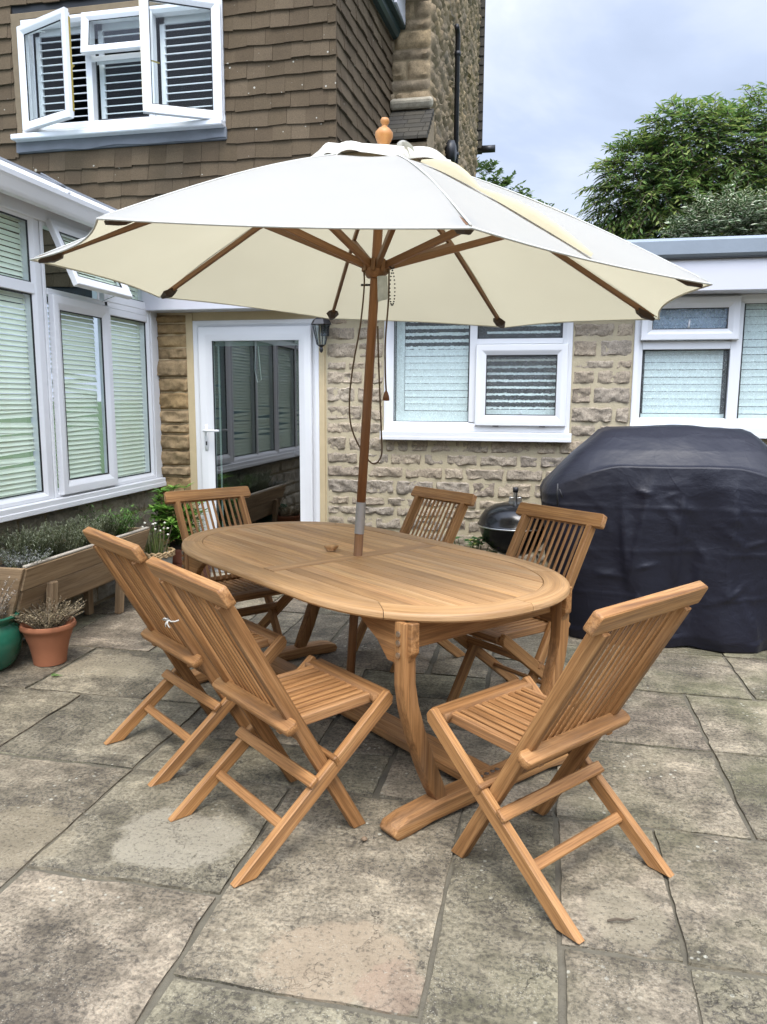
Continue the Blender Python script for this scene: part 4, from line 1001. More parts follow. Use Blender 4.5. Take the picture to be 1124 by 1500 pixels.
    # ribs, stays, hubs
    hub = at(1.925)
    for k in range(8):
        m = MB(); a = rib(k, .045) - ax * .016; mid = rib(k, .5) - ax * .017; b = rib(k, .985) - ax * .014
        up = (rib(k, .5) - apex).cross(rib(k + 1, .5) - rib(k, .5)).normalized()
        m.beam(a, mid, .015, .024, ax, .002); m.beam(mid, b, .015, .022, ax, .002); r_ = m.build('rib', 'rib_wood', um)
        m = MB(); o = (tip(k) - hub); o = (o - ax * o.dot(ax)).normalized(); tgt = rib(k, .47) - ax * .03
        sd_ = ax.cross(o)
        for e in (-.0,): m.beam(hub + o * .035 + ax * .012 + sd_ * e, tgt + sd_ * e, .019, .028, ax, .002)
        m.build('stay', 'rib_wood', um)
        m = MB(); tpn = tip(k); o = (tpn - apex).normalized(); sdv = o.cross(ax).normalized(); base = rib(k, .925) - ax * .022
        vs = []
        for q, (dd, ww, hh) in enumerate(((0, .024, .018), (.035, .036, .022), (.09, .012, .010))):
            c = base + o * dd
            for (sx, sy) in ((-1, 0), (-.45, -1), (.45, -1), (1, 0), (.4, .25), (-.4, .25)): vs.append(c + sdv * ww * sx + ax * hh * sy)
        m.raw(vs, [(i * 6 + j, i * 6 + (j + 1) % 6, i * 6 + 6 + (j + 1) % 6, i * 6 + 6 + j) for i in (0, 1) for j in range(6)] + [tuple(range(6)), tuple(range(12, 18))]); m.build('rib_pocket', 'leather', r_)
    m = MB(); m.lathe([(.021, -.035), (.034, -.033), (.050, -.012), (.050, .006), (.040, .010), (.040, .022), (.030, .034), (.021, .036)], hub, 16, B)
    for k in range(8):
        a = pi / 8 + ph - k * pi / 4; d = e1 * cos(a) + e2 * sin(a); m.box(hub + d * .042 + ax * .014, (d, ax.cross(d), ax), (.03, .02, .05), .003)
    m.build('runner_hub', 'rib_wood', um, angle=40)
    m = MB(); m.lathe([(.021, -.05), (.052, -.045), (.055, 0), (.03, .01)], at(2.335), 16, B); m.build('crown_hub', 'rib_wood', um, angle=40)
    m = MB(); h2 = at(1.865); m.tube([h2 + V((-.055, -.012, .0)), h2 + V((.03, .01, .002))], .0045, 8); m.build('pin', 'black_metal', um, True)
    m = MB(); c = at(1.895) + V((.036, -.034, 0)); vs = []
    for i in range(7):
        t = i / 6
        for e in (-.5, -.17, .17, .5): vs.append(c + V((e * .042 + .006 * t, -.006 * cos(e * 4) - .012 * t, -.098 * t + .01 * e * t)))
    m.raw(vs, [(i * 4 + j, i * 4 + j + 1, i * 4 + 5 + j, i * 4 + 4 + j) for i in range(6) for j in range(3)]); m.build('swing_tag', 'tag_print', um, True)
    m = MB(); c0 = at(1.90) + V((.058, -.03, .03))                 # bead chain loop
    pts = [c0 + V((.016 * sin(q) * (1 if q < pi else .9) + .010 * (q / 3), 0, -.055 + .075 * cos(q))) + V((.008, 0, -.02)) for q in [2 * pi * i / 30 for i in range(30)]]
    for q, p in enumerate(pts): m.lathe([(0, -.0035), (.0034, -.0012), (.0034, .0012), (0, .0035)], p, 6)
    m.build('bead_chain', 'black_metal', um)
    def loop(pts, r=.0032):
        out = []; P_ = [V(p) for p in pts]; P_ = [P_[0]] + P_ + [P_[-1]]
        for i in range(1, len(P_) - 2):
            for q in range(8):
                t = q / 8; a, b, c, d = P_[i - 1:i + 3]; out.append(.5 * ((2 * b) + (c - a) * t + (2 * a - 5 * b + 4 * c - d) * t * t + (3 * b - a - 3 * c + d) * t ** 3))
        out.append(P_[-1]); return out
    m = MB(); o = lambda z, dx, dy=-.03: at(z) + V((dx, dy, 0))
    m.tube(loop([o(1.92, -.042), o(1.85, -.036), o(1.7, -.043), o(1.55, -.062), o(1.42, -.070), o(1.30, -.058), o(1.20, -.018, .0), o(1.135, .035, .02), o(1.17, .072, .01), o(1.27, .074), o(1.40, .060), o(1.55, .042, -.02), o(1.7, .026, -.012)]), .0035, 6)
    m.tube(loop([o(1.92, .062), o(1.8, .068), o(1.65, .066), o(1.52, .074), o(1.43, .084)]), .0038, 6); m.build('pull_cord', 'cord', um, True)
    m = MB(); m.lathe([(.003, .02), (.008, .012), (.013, -.004), (.014, -.02), (.0, -.022)], o(1.42, .084), 10); m.build('cord_toggle', 'toggle', um, True)
parasol()

# ------------------------------------------------------------------ barbecues
def covered_bbq():
    t = thing('covered_barbecue', 'large barbecue hidden under a dark navy weatherproof cover by the stone wall', 'barbecue', (.8, 4.8, 0))
    m = MB(); N = 280; rings_ = []
    def rr_(cx, cy, hx, hy, n, z, fz=None):
        out = []
        for i in range(N):
            w = 2 * pi * i / N; c, s_ = cos(w), sin(w); k = (abs(c) ** n + abs(s_) ** n) ** (-1 / n); x, y = cx + hx * k * c, cy + hy * k * s_
            out.append(V((x, y, fz(x, y) if fz else z)))
        return out
    ss = lambda a, b, x: max(0, min(1, (x - a) / (b - a))) ** 2 * (3 - 2 * max(0, min(1, (x - a) / (b - a))))
    bump_ = lambda x: ss(.02, .46, x) * (1 - ss(1.04, 1.50, x))
    prof = [(.78, 4.74, .60, .325, 5, .0), (.78, 4.74, .62, .335, 5, .06), (.78, 4.745, .66, .325, 5.5, .25), (.775, 4.745, .70, .32, 6, .5), (.772, 4.745, .745, .318, 6.5, .75)]
    for p in prof: rings_.append(rr_(*p))
    rings_.append(rr_(.77, 4.75, .762, .315, 5, 0, lambda x, y: .86 + .07 * bump_(x)))
    rings_.append(rr_(.77, 4.752, .745, .300, 4.5, 0, lambda x, y: .905 + .085 * bump_(x) * ss(5.1, 4.6, y) + .05 * bump_(x)))
    rings_.append(rr_(.77, 4.765, .66, .285, 4, 0, lambda x, y: 1.0 + .042 * bump_(x)))
    rings_.append(rr_(.77, 4.80, .545, .24, 4, 0, lambda x, y: 1.105 + .02 * bump_(x)))
    rings_.append(rr_(.775, 4.84, .46, .19, 4.5, 0, lambda x, y: 1.190))
    rings_.append(rr_(.775, 4.865, .425, .155, 4.5, 1.225)); rings_.append(rr_(.775, 4.87, .38, .12, 4, 1.243)); rings_.append(rr_(.775, 4.88, .2, .05, 3, 1.248))
    # resample between rings so wrinkles have something to bend
    full = []
    for a, b in zip(rings_[:-1], rings_[1:]):
        n = max(2, int((b[N * 3 // 4] - a[N * 3 // 4]).length / .011))
        for q in range(n): full.append([a[i].lerp(b[i], q / n) for i in range(N)])
    full.append(rings_[-1]); vs = []
    rq = random.Random(15); creases = []
    for _ in range(46):                                            # pressed and pulled creases on the front, as (x, height) strokes
        x, z, an, L = rq.uniform(.05, 1.5), rq.uniform(.12, 1.0), rq.gauss(1.2, .7), rq.uniform(.06, .30); creases.append((x, z, x + cos(an) * L, z - sin(an) * L, rq.uniform(.007, .016), rq.uniform(.010, .020)))
    for z in (.30, .555, .80): 
        for x in (-.05, .45, .95): creases.append((x, z + rq.uniform(-.01, .01), x + .52, z + rq.uniform(-.012, .012), .007, .008))
    for x in (.44, .62, .80, 1.06): creases.append((x, .98, x + rq.uniform(-.16, .16), .35, .022, .026))
    def crease(x, z):
        w = 0
        for (ax_, az, bx, bz, am, wd) in creases:
            dx, dz = bx - ax_, bz - az; t = max(0, min(1, ((x - ax_) * dx + (z - az) * dz) / (dx * dx + dz * dz + 1e-9))); d2 = (x - ax_ - dx * t) ** 2 + (z - az - dz * t) ** 2
            if d2 < .006: w += am * math.exp(-sqrt(d2) / wd) * (sin(pi * (.06 + .88 * t)))
        return w
    for r_ in full:
        for p in r_:
            o = V((p.x - .78, p.y - 4.76, (p.z - .7) * .3)).normalized()
            lo = max(0, 1 - p.z / 1.0)
            w = noise.noise((p.x * 3.2, p.y * 3.2, p.z * 1.4)) * .022 + noise.noise((p.x * 8 + p.z * 2, p.y * 8, p.z * 2.5)) * .007
            w += lo * .030 * sin(p.x * 13 + 2.6 * noise.noise((p.x * 2, p.z * 1.5, 3))) * (1 if p.y < 4.8 else .3)
            w += crease(p.x + (p.y - 4.43) * (.9 if p.y > 4.5 else 0), p.z)
            if p.z < .06: w += noise.noise((p.x * 7, p.y * 7, 0)) * .02
            q_ = p + o * w; q_.z = max(q_.z, .003); vs.append(q_)
    k = len(full); m.raw(vs, [(i * N + j, i * N + (j + 1) % N, (i + 1) * N + (j + 1) % N, (i + 1) * N + j) for i in range(k - 1) for j in range(N)] + [tuple((k - 1) * N + j for j in range(N))]); m.build('cover', 'cover_cloth', t, True)
    m = MB(); m.tube([(.10, 4.44, .93), (.10, 4.43, .86), (.105, 4.43, .80)], .006, 6); m.tube([(.11, 4.425, .90), (.13, 4.42, .85)], .005, 6); m.build('tie_cord', 'black_metal', t, True)
covered_bbq()
kt = thing('kettle_barbecue', 'round black enamel kettle barbecue with a silver lid handle by the wall', 'barbecue', (-.155, 5.0, 0))
c = (-.155, 4.98, 0); KZ = .585
m = MB(); m.lathe([(.0, KZ - .20), (.08, KZ - .19), (.15, KZ - .155), (.20, KZ - .10), (.225, KZ - .04), (.230, KZ - .008), (.236, KZ), (.0, KZ + .001)], c, 40); m.build('bowl', 'enamel', kt, angle=50)
m = MB(); m.lathe([(.0, KZ + .003), (.243, KZ + .004), (.244, KZ + .016), (.236, KZ + .022), (.226, KZ + .06), (.195, KZ + .105), (.14, KZ + .138), (.07, KZ + .155), (0, KZ + .16)], c, 40); m.build('lid', 'enamel', kt, angle=50)
m = MB(); m.lathe([(.2445, KZ + .003), (.2465, KZ + .006), (.2465, KZ + .009), (.2445, KZ + .012)], c, 40); m.build('lid_band', 'steel', kt, True)
m = MB(); m.beam((c[0] - .03, c[1], KZ + .15), (c[0] - .022, c[1], KZ + .19), .03, .004, Y); m.beam((c[0] + .03, c[1], KZ + .15), (c[0] + .022, c[1], KZ + .19), .03, .004, Y); m.lathe([(.014, KZ + .158), (.014, KZ + .225)], c, 10); hd = m.build('handle', 'steel', kt, angle=40)
m = MB(); m.lathe([(.0, KZ + .222), (.017, KZ + .223), (.019, KZ + .24), (.018, KZ + .255), (0, KZ + .258)], c, 12); m.build('handle_grip', 'black_metal', hd, True)
for k in range(3):
    w = 2 * pi * k / 3 + .4; m = MB(); m.tube([(c[0] + .15 * cos(w), c[1] + .15 * sin(w), KZ - .15), (c[0] + .26 * cos(w), c[1] + .26 * sin(w), .02)], .010, 8); m.build('leg', 'steel', kt, True)
m = MB(); m.lathe([(.0, .30), (.13, .302), (.14, .315), (0, .316)], c, 24); m.build('ash_catcher', 'steel', kt, angle=40)

# ------------------------------------------------------------------ plants
def stems(m, base, n, h, spread, leaf, lw, per, rr, droop=.2, r0=.05, lstart=.3, thin=.0016):
    """upright stems from a base disc, each carrying small leaves; returns the stem builder"""
    s_ = MB()
    for _ in range(n):
        a = rr.uniform(0, 2 * pi); q = sqrt(rr.random()); b = V(base) + V((cos(a) * r0 * q, sin(a) * r0 * q, 0)); hh = h * rr.uniform(.55, 1.1)
        d = V((cos(a) * spread * q + rr.uniform(-.12, .12), sin(a) * spread * q + rr.uniform(-.12, .12), 1)).normalized()
        pts = [b + d * hh * t + V((cos(a), sin(a), 0)) * (spread * .35 * hh * t * t) - Z * (droop * hh * t ** 3 * .4) for t in (0, .33, .66, 1)]
        s_.tube(pts, [thin * 1.4, thin * 1.2, thin, thin * .6], 4)
        for k in range(per):
            t = rr.uniform(lstart, 1); i = min(2, int(t * 3)); p = pts[i].lerp(pts[i + 1], t * 3 - i)
            w = rr.uniform(0, 2 * pi); dd = V((cos(w), sin(w), rr.uniform(.1, 1.1)))
            m.leaf(p, dd, Z, leaf * rr.uniform(.6, 1.2), lw * rr.uniform(.7, 1.2))
    return s_
# timber planter
pt = thing('timber_planter', 'weathered timber trough planter on short legs under the conservatory windows', 'planter', (-2.78, 3.9, 0))
def planter():
    y0, y1, zt, zb = 3.36, 4.62, .53, .225; xf, xb = -2.60, -2.905; xbf = -2.70
    def face(y0_, y1_, za, zbb, nm):
        m = MB(); xa = xf + (xbf - xf) * (zt - za) / (zt - zb); xc = xf + (xbf - xf) * (zt - zbb) / (zt - zb)
        up = V((xa - xc, 0, za - zbb)).normalized(); m.box(((xa + xc) / 2, (y0_ + y1_) / 2, (za + zbb) / 2), (Y, Y.cross(up) * -1, up), (y1_ - y0_, .024, (V((xa, 0, za)) - V((xc, 0, zbb))).length - .002), .003); m.build(nm, 'plank', pt)
    face(y0, y1, zt, .405, 'front_board'); face(y0 + .012, y1, .403, zb + .02, 'front_board')
    m = MB(); m.abox(xb, xb + .022, y0, y1, zb + .05, zt); m.build('back_board', 'plank', pt)
    for y in (y0 - .012, y1 + .012):
        m = MB(); m.prism([(xf + .005, zt), (xb, zt), (xb + .06, zb), (xbf - .0, zb)], (0, y, 0), (X, Z, Y), .022, .003, (1, 0)); m.build('end_board', 'plank', pt)
    m = MB(); m.abox(xb + .03, xbf - .01, y0, y1, zb, zb + .02); m.build('base_board', 'plank', pt)
    for (x, y) in ((-2.655, 3.60), (-2.87, 3.6), (-2.695, 4.37), (-2.87, 4.3)):
        m = MB(); m.beam((x, y, 0.002), (x + .035 if x > -2.8 else x, y, .40), .052, .04, X, .003); m.build('leg', 'plank', pt)
    m = MB(); m.abox(xb + .03, xf - .035, y0 + .01, y1 - .01, zt - .10, zt - .03, 0); m.build('soil', 'soil', pt)
    m = MB()
    m.beam((xf - .004, y0, zt + .006), (xf - .004, y1, zt + .006), .026, .012, Z); m.build('top_edge', 'pale_timber', pt)
planter()
def plant(name, label, cat, base, mat, stem, fn, group=None):
    t = thing(name, label, cat, base, group); m = MB(); rr_ = random.Random(sum(map(ord, label))); s_ = fn(m, rr_)
    m.build('foliage', mat, t)
    if s_: s_.build('stems', stem, t)
    return t
leafmat('stem_green', [(0, (.06, .08, .03)), (1, (.12, .13, .06))], .7, 0)
leafmat('stem_dry', [(0, (.16, .12, .08)), (1, (.3, .25, .18))], .9, 0)
for k, (y, h, lb) in enumerate(((4.20, .20, 'grey green lavender clump in the middle of the timber planter'), (3.72, .22, 'tall grey green lavender at the near end of the timber planter'))):
    def f(m, rr_, y=y, h=h):
        s_ = MB()
        for q in range(5):
            x = stems(m, (-2.76 + rr_.uniform(-.05, .05), y + (q - 2) * .075, .50), 52, h * .9, .4, .028, .005, 15, rr_, .1, .07, .15); s_.v += []; 
            b = len(s_.v); s_.v += x.v; s_.g += x.g; s_.f += [tuple(i + b for i in f_) for f_ in x.f]
        return s_
    plant('lavender', lb, 'plant', (-2.76, y, .5), 'lavender_leaf', 'stem_green', f)
plant('silver_plant', 'pale silver leaved plant at the corner of the timber planter', 'plant', (-2.68, 3.47, .5), 'silver_leaf', 'stem_green', lambda m, r_: stems(m, (-2.69, 3.47, .50), 60, .12, .6, .02, .005, 18, r_, .2, .08, .2))
plant('herb_plant', 'bright green feathery herb near the far end of the planter', 'plant', (-2.75, 4.50, .5), 'fresh_leaf', 'stem_green', lambda m, r_: stems(m, (-2.74, 4.44, .50), 46, .21, .5, .05, .009, 15, r_, .1, .09, .1))

def pot(name, label, c, prof, mat, n=40):
    t = thing(name, label, 'pot', c); m = MB(); m.lathe(prof, c, n); m.build('pot_body', mat, t, angle=50); return t
pc = (-2.545, 3.44, 0)
p_ = pot('terracotta_pot', 'round terracotta pot with a thick rolled rim standing on the paving', pc, [(.083, .002), (.089, .05), (.101, .11), (.119, .16), (.125, .186), (.138, .193), (.143, .206), (.138, .220), (.128, .222), (.121, .212), (.115, .17), (0, .165)], 'terracotta')
m = MB(); m.lathe([(0, .165), (.115, .166), (.116, .168), (0, .169)], pc, 24); m.build('soil', 'soil', p_)
plant('dried_plant', 'dry brown straggly plant dying in the terracotta pot', 'plant', (pc[0], pc[1], .175), 'dry_leaf', 'stem_dry', lambda m, r_: stems(m, (pc[0], pc[1], .166), 105, .185, .72, .013, .008, 34, r_, .3, .05, .25))
gc = (-2.795, 3.275, 0)
p_ = pot('glazed_pot', 'green glazed rounded pot cut off by the left edge of view', gc, [(.10, .002), (.13, .03), (.165, .10), (.175, .16), (.162, .215), (.140, .245), (.145, .262), (.165, .275), (.168, .288), (.150, .292), (.128, .27), (.12, .22), (0, .215)], 'green_glaze')
m = MB(); m.lathe([(0, .218), (.12, .219), (0, .222)], gc, 24); m.build('soil', 'soil', p_)
plant('dead_plant', 'bleached dead twiggy plant in the green glazed pot', 'plant', (gc[0], gc[1], .22), 'ash_leaf', 'stem_dry', lambda m, r_: stems(m, (gc[0], gc[1], .22), 60, .34, .42, .016, .007, 42, r_, .25, .07, .2))
# corner pots
cc = (-2.64, 4.78, 0)
p_ = pot('wicker_pot', 'pale pot with a straw wicker rim beside the timber planter', cc, [(.085, .002), (.10, .14), (.115, .29), (.12, .32), (.105, .32), (.10, .275), (0, .275)], 'stone_pot')
m = MB()
for k in range(3): m.tube([(cc[0] + (.122 + .005 * sin(w * 21 + k)) * cos(w), cc[1] + (.122 + .005 * sin(w * 21 + k)) * sin(w),   .315 + .012 * k + .005 * sin(w * 17 + k * 2)) for w in [2 * pi * i / 90 for i in range(91)]], .0085, 6)
m.build('wicker_rim', 'wicker', p_, True)
m = MB(); m.lathe([(0, .278), (.105, .279), (0, .285)], cc, 20); m.build('soil', 'soil', p_)
def chives(m, rr_):
    s_ = MB()
    for _ in range(170):
        a = rr_.uniform(0, 2 * pi); q = sqrt(rr_.random()); b = V((cc[0] + cos(a) * .07 * q, cc[1] + sin(a) * .07 * q, .285)); d = V((cos(a) * .42 * q + rr_.uniform(-.15, .15), sin(a) * .42 * q + rr_.uniform(-.15, .15), 1)).normalized()
        m.leaf(b, d, V((cos(a), sin(a), .2)), rr_.uniform(.09, .22), .006, .1, .5)
    for _ in range(12):
        a = rr_.uniform(0, 2 * pi); b = V((cc[0] + cos(a) * .05, cc[1] + sin(a) * .05, .295)); e = b + V((cos(a) * .07 * rr_.random() * 1.6, sin(a) * .1 * rr_.random(), rr_.uniform(.17, .27))); s_.tube([b, b.lerp(e, .5) + V((.004, 0, 0)), e], .0016, 4)
    return s_
t = plant('flowering_chives', 'grassy clump with tiny white flower heads in the wicker rimmed pot', 'plant', (cc[0], cc[1], .285), 'chive', 'stem_dry', chives)
rr = random.Random(3); m = MB()
for _ in range(12):
    a = rr.uniform(0, 2 * pi); q = rr.uniform(.02, .11); m.lathe([(0, -.008), (.008, -.004), (.009, .003), (0, .008)], (cc[0] + cos(a) * q, cc[1] + sin(a) * q, rr.uniform(.43, .55)), 8)
m.build('flower_heads', 'petal_white', t, True)
bc = (-2.60, 5.10, 0)
t = thing('square_planter', 'square dark brown planter in the corner next to the glazed door', 'planter', bc)
m = MB(); m.prism([(-.15, -.15), (.15, -.15), (.15, .15), (-.15, .15)], (bc[0], bc[1], .16), TB if 0 else (X, Y, Z), .315, .006)
for s1 in (-1, 1):
    for k in range(3): m.abox(bc[0] - .152, bc[0] + .152, bc[1] - .154, bc[1] - .148, .02 + k * .1, .02 + k * .1 + .088, .002); m.abox(bc[0] + .148, bc[0] + .154, bc[1] - .15, bc[1] + .15, .02 + k * .1, .02 + k * .1 + .088, .002)
    break
m.build('planter_box', 'brown_planter', t)
m = MB(); m.abox(bc[0] - .13, bc[0] + .13, bc[1] - .13, bc[1] + .13, .30, .325, 0); m.build('soil', 'soil', t)
def bay(m, rr_):
    s_ = MB()
    for k in range(34):
        a = rr_.uniform(0, 2 * pi); q = sqrt(rr_.random()); top = V((bc[0] - .02 + cos(a) * .19 * q, bc[1] - .05 + sin(a) * .17 * q, rr_.uniform(.40, .86 - .22 * q))); b = V((bc[0] - .03, bc[1], .32)); s_.tube([b, b.lerp(top, .5) + V((0, 0, .03)), top], [.006, .005, .003], 5)
        for lv in range(3):
            p = b.lerp(top, 1 - .17 * lv); n = 7
            for i in range(n):
                w = 2 * pi * i / n + lv * .5 + rr_.uniform(-.2, .2); m.leaf(p, V((cos(w), sin(w), rr_.uniform(.15, .9) if lv == 0 else rr_.uniform(-.2, .4))), Z, rr_.uniform(.07, .105), rr_.uniform(.026, .036), .12, .5)
    return s_
plant('bay_shrub', 'glossy bright green leafy shrub growing in the square brown planter', 'shrub', (bc[0], bc[1], .32), 'bay_leaf', 'stem_green', bay)
def twig(m, rr_):
    s_ = MB(); b = V((-2.80, 4.88, .02))
    def grow(p, d, L, r, dep):
        e = p + d * L; s_.tube([p, p.lerp(e, .5) + V((rr_.uniform(-.01, .01), rr_.uniform(-.01, .01), 0)), e], [r, r * .8, r * .55], 5)
        if dep == 0: return
        for k in range(3 if dep < 3 else 2):
            nd = (d + V((rr_.uniform(-.6, .6), rr_.uniform(-.6, .6), rr_.uniform(-.1, .4)))).normalized(); grow(p.lerp(e, rr_.uniform(.5, 1)), nd, L * rr_.uniform(.45, .7), r * .6, dep - 1)
    for k in range(3): grow(b + V((.03 * k, .02 * k, 0)), V((rr_.uniform(-.15, .15), rr_.uniform(-.15, .15), 1)).normalized(), .36, .006, 3)
    for _ in range(46):
        p = b + V((.10 + rr_.uniform(-.05, .06), .05 + rr_.uniform(-.05, .05), rr_.choice((.56, .60, .64, .22, .3)) + rr_.uniform(-.05, .05))); w = rr_.uniform(0, 6.28); m.leaf(p, V((cos(w), sin(w), rr_.uniform(-.6, .4))), Z, .05, .022)
    return s_
plant('bare_shrub', 'nearly leafless grey twiggy shrub against the conservatory wall', 'shrub', (-2.80, 4.88, 0), 'bay_leaf', 'stem_dry', twig)
def gera(m, rr_):
    s_ = MB()
    for _ in range(34):
        a = rr_.uniform(0, 6.28); b = V((-.43, 4.98, .02)); e = b + V((cos(a) * rr_.uniform(.02, .16), sin(a) * rr_.uniform(.02, .14), rr_.uniform(.18, .50))); s_.tube([b, b.lerp(e, .6) + V((0, 0, .03)), e], .003, 4)
        for i in range(6):
            w = a + (i - 2.5) * .75; m.leaf(e, V((cos(w), sin(w), .15)), Z, rr_.uniform(.05, .075), .034, .1, .3)
    return s_
t = plant('geranium', 'small lobed green plant growing at the foot of the stone wall', 'plant', (-.43, 4.98, 0), 'geranium', 'stem_green', gera)
m = MB()
for _ in range(7): m.lathe([(0, -.006), (.011, 0), (0, .008)], (-.42 + U(-.1, .14), 4.93 + U(-.08, .05), U(.33, .42)), 7)
m.build('flower_heads', 'petal_purple', t)
# small things on the paving
tag(MB().build('x', 'pebble') if 0 else (lambda m: (m.lathe([(0, 0), (.009, .003), (.010, .008), (.004, .013), (0, .014)], (-.512, 2.178, .002), 9), m.build('pebble', 'pebble', None, True))[1])(MB()), 'tiny brown pebble on the paving between a chair leg and the table foot', 'pebble')
m = MB(); m.tube([(.22, 1.945, .006), (.245, 1.95, .012), (.27, 1.955, .008), (.292, 1.962, .012)], [.003, .0035, .003, .002], 6); tag(m.build('twig', 'bark'), 'short dark twig lying on the paving slab behind the near chair', 'twig')
m = MB(); m.leaf((-2.40, 3.24, .006), (1, .4, .1), Z, .06, .022); m.leaf((-2.40, 3.24, .006), (.2, 1, .15), Z, .04, .018); tag(m.build('fallen_leaf', 'fresh_leaf'), 'fallen green leaf on the paving in front of the terracotta pot', 'leaf')

# ------------------------------------------------------------------ trees beyond the extension
def tree(name, label, base, h, blobs, mat, deep, leaf, lw, nspray, seed, droop=.6, cat='tree', fold=.12, group=None):
    t = thing(name, label, cat, base, group); rr_ = random.Random(seed); b = V(base)
    m = MB(); cen = sum((V(q[0]) for q in blobs), V((0, 0, 0))) / len(blobs)
    m.tube([b, b.lerp(cen, .35) + V((.06, 0, 0)), b.lerp(cen, .7) + V((-.05, .05, 0)), cen], [.12, .10, .08, .04], 8)
    for q in blobs:
        e = V(q[0]); s0 = b.lerp(cen, rr_.uniform(.45, .8)); m.tube([s0, s0.lerp(e, .5) + V((rr_.uniform(-.1, .1), rr_.uniform(-.1, .1), .1)), e], [.045, .03, .012], 6)
    L = MB(); D = MB(); vol = [q[1] ** 2 for q in blobs]
    for _ in range(nspray):
        q = rr_.choices(blobs, vol)[0]
        d = V((rr_.gauss(0, 1), rr_.gauss(0, 1), rr_.gauss(0, 1) + .25)).normalized(); rad = q[1] * rr_.random() ** .28; p = V(q[0]) + d * rad * V((1, 1, .8)).length / 1.62
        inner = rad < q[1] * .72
        dd = (d + V((rr_.uniform(-.5, .5), rr_.uniform(-.5, .5), rr_.uniform(-.2, .5)))).normalized(); ln = rr_.uniform(.16, .36)
        pts = [p + dd * ln * s_ - Z * (droop * ln * s_ * s_ * .8) for s_ in (0, .33, .66, 1)]
        m.tube([pts[0], pts[2], pts[3]], [.004, .003, .0015], 3, False)
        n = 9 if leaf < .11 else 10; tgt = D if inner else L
        for k in range(n):
            s_ = (k + .5) / n; i = min(2, int(s_ * 3)); c_ = pts[i].lerp(pts[i + 1], s_ * 3 - i); sd_ = dd.cross(Z); sd_ = sd_.normalized() if sd_.length > .01 else X
            ld = (dd * .7 + sd_ * (.75 if k % 2 else -.75) + V((0, 0, -droop * rr_.uniform(.2, 1.)))).normalized()
            tgt.leaf(c_, ld, (Z + V((rr_.uniform(-.5, .5), rr_.uniform(-.5, .5), 0))), leaf * rr_.uniform(.6, 1.15), lw * rr_.uniform(.7, 1.2), fold)
    m.build('trunk', 'bark', t); L.build('crown', mat, t)
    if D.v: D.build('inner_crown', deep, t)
    return t
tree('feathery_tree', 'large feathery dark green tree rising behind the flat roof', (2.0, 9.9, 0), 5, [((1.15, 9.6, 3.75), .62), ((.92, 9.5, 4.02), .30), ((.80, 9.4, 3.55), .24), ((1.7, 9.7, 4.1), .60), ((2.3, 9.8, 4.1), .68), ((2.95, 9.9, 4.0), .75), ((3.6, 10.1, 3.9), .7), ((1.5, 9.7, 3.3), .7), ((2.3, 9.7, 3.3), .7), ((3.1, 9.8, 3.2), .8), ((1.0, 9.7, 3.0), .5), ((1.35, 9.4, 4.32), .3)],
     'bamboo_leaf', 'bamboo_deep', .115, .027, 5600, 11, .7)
tree('variegated_shrub', 'shrub with cream edged leaves showing just above the flat roof', (1.75, 8.3, 0), 3.3, [((1.42, 8.3, 2.90), .20), ((1.72, 8.3, 3.02), .30), ((2.15, 8.3, 2.98), .30), ((2.6, 8.3, 2.95), .32)], 'variegated_leaf', 'variegated_leaf', .095, .044, 900, 5, .3, 'shrub')
tree('slender_tree', 'small light green tree top peeping over the parasol beside the stone gable', (-1.15, 14.6, 0), 5.4, [((-1.25, 14.5, 5.15), .42), ((-.95, 14.4, 4.95), .34), ((-.6, 14.5, 4.7), .35)], 'tree_leaf', 'bamboo_deep', .12, .05, 260, 8, .4)
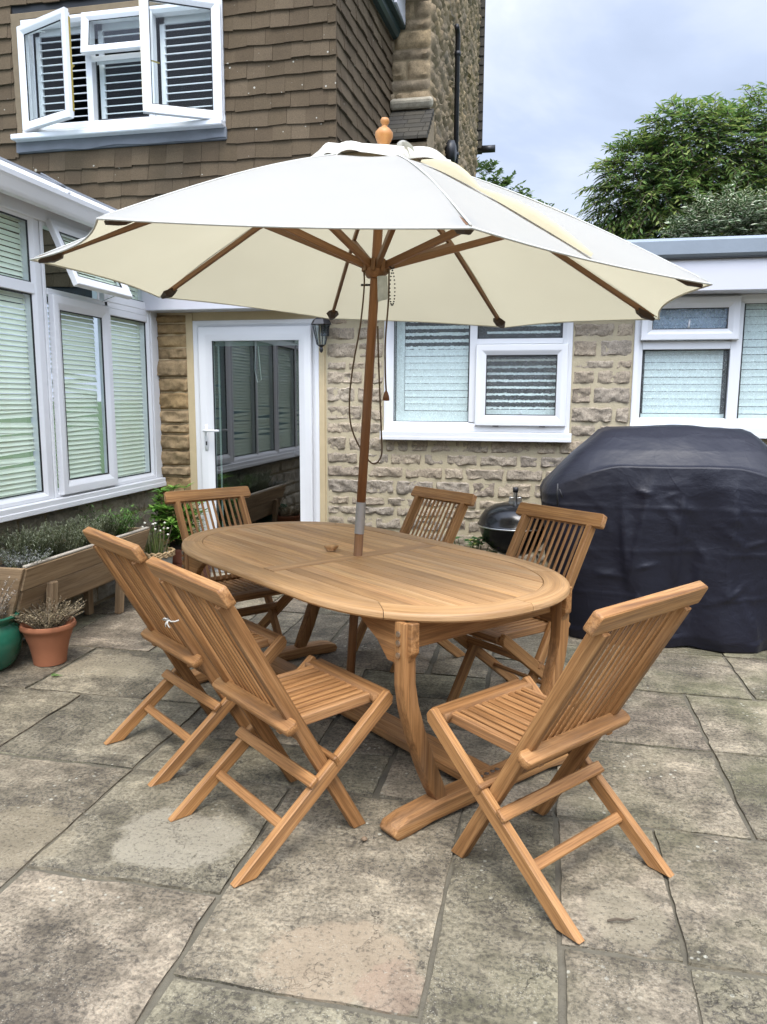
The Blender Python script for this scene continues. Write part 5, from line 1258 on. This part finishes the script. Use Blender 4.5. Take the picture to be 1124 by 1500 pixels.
tree('distant_tree', 'tip of a distant tree just showing over the right slope of the parasol', (.0, 14.9, 0), 4.8, [((-.05, 14.6, 4.52), .30), ((.25, 14.6, 4.35), .3)], 'tree_leaf', 'bamboo_deep', .11, .045, 40, 9, .4)
# the unseen garden, for the glass; its tall hedges block low sky
def garden():
    f = thing('garden_fence', 'tall brown wooden fence at the end of the garden, reflected in the glass', 'fence', (0, -5.5, 0)); m = MB()
    for k in range(90): m.box((-9 + k * .2, -5.5, .92), (Z, X, Y), (1.8, .19, .02), .004)
    m.build('fence_boards', 'fence_wood', f); m = MB()
    for k in range(10): m.abox(-9 + k * 2 - .05, -9 + k * 2 + .05, -5.48, -5.38, 0, 1.9)
    for z in (.3, 1.5): m.abox(-9, 9, -5.485, -5.43, z, z + .09)
    m.build('fence_posts', 'fence_wood', f)
    h = thing('sky_blocking_hedge', 'dense dark hedge behind the garden fence, raised to block low sky, reflected in the glass', 'hedge', (0, -6.6, 0)); m = MB(); rr_ = random.Random(77)  # stands in the reflections; made this tall to keep low sky light out
    for _ in range(7600):
        p = V((rr_.uniform(-9, 9), -6.6 + rr_.uniform(-.6, .6), rr_.uniform(1.2, 4.4 + .5 * noise.noise((_ * .01, 0, 0))))); w = rr_.uniform(0, 6.28); m.leaf(p, V((cos(w), sin(w), rr_.uniform(-.5, .5))), V((rr_.uniform(-1, 1), rr_.uniform(-1, 1), 1)), .26, .16)
    m.build('hedge_leaves', 'bamboo_deep', h)
    h = thing('sky_blocking_hedge', 'added tall dense hedge on the right, outside the picture, blocking low sky', 'hedge', (6.2, -1, 0)); m = MB()  # added out of view to block low sky and deepen the shade
    for _ in range(5200):
        p = V((6.2 + rr_.uniform(-.6, .6), rr_.uniform(-6, 4.2), rr_.uniform(.05, 3.6 + .5 * noise.noise((_ * .01, 0, 4))))); w = rr_.uniform(0, 6.28); m.leaf(p, V((cos(w), sin(w), rr_.uniform(-.5, .5))), V((rr_.uniform(-1, 1), rr_.uniform(-1, 1), 1)), .28, .18)
    m.build('hedge_leaves', 'bamboo_deep', h)
garden()
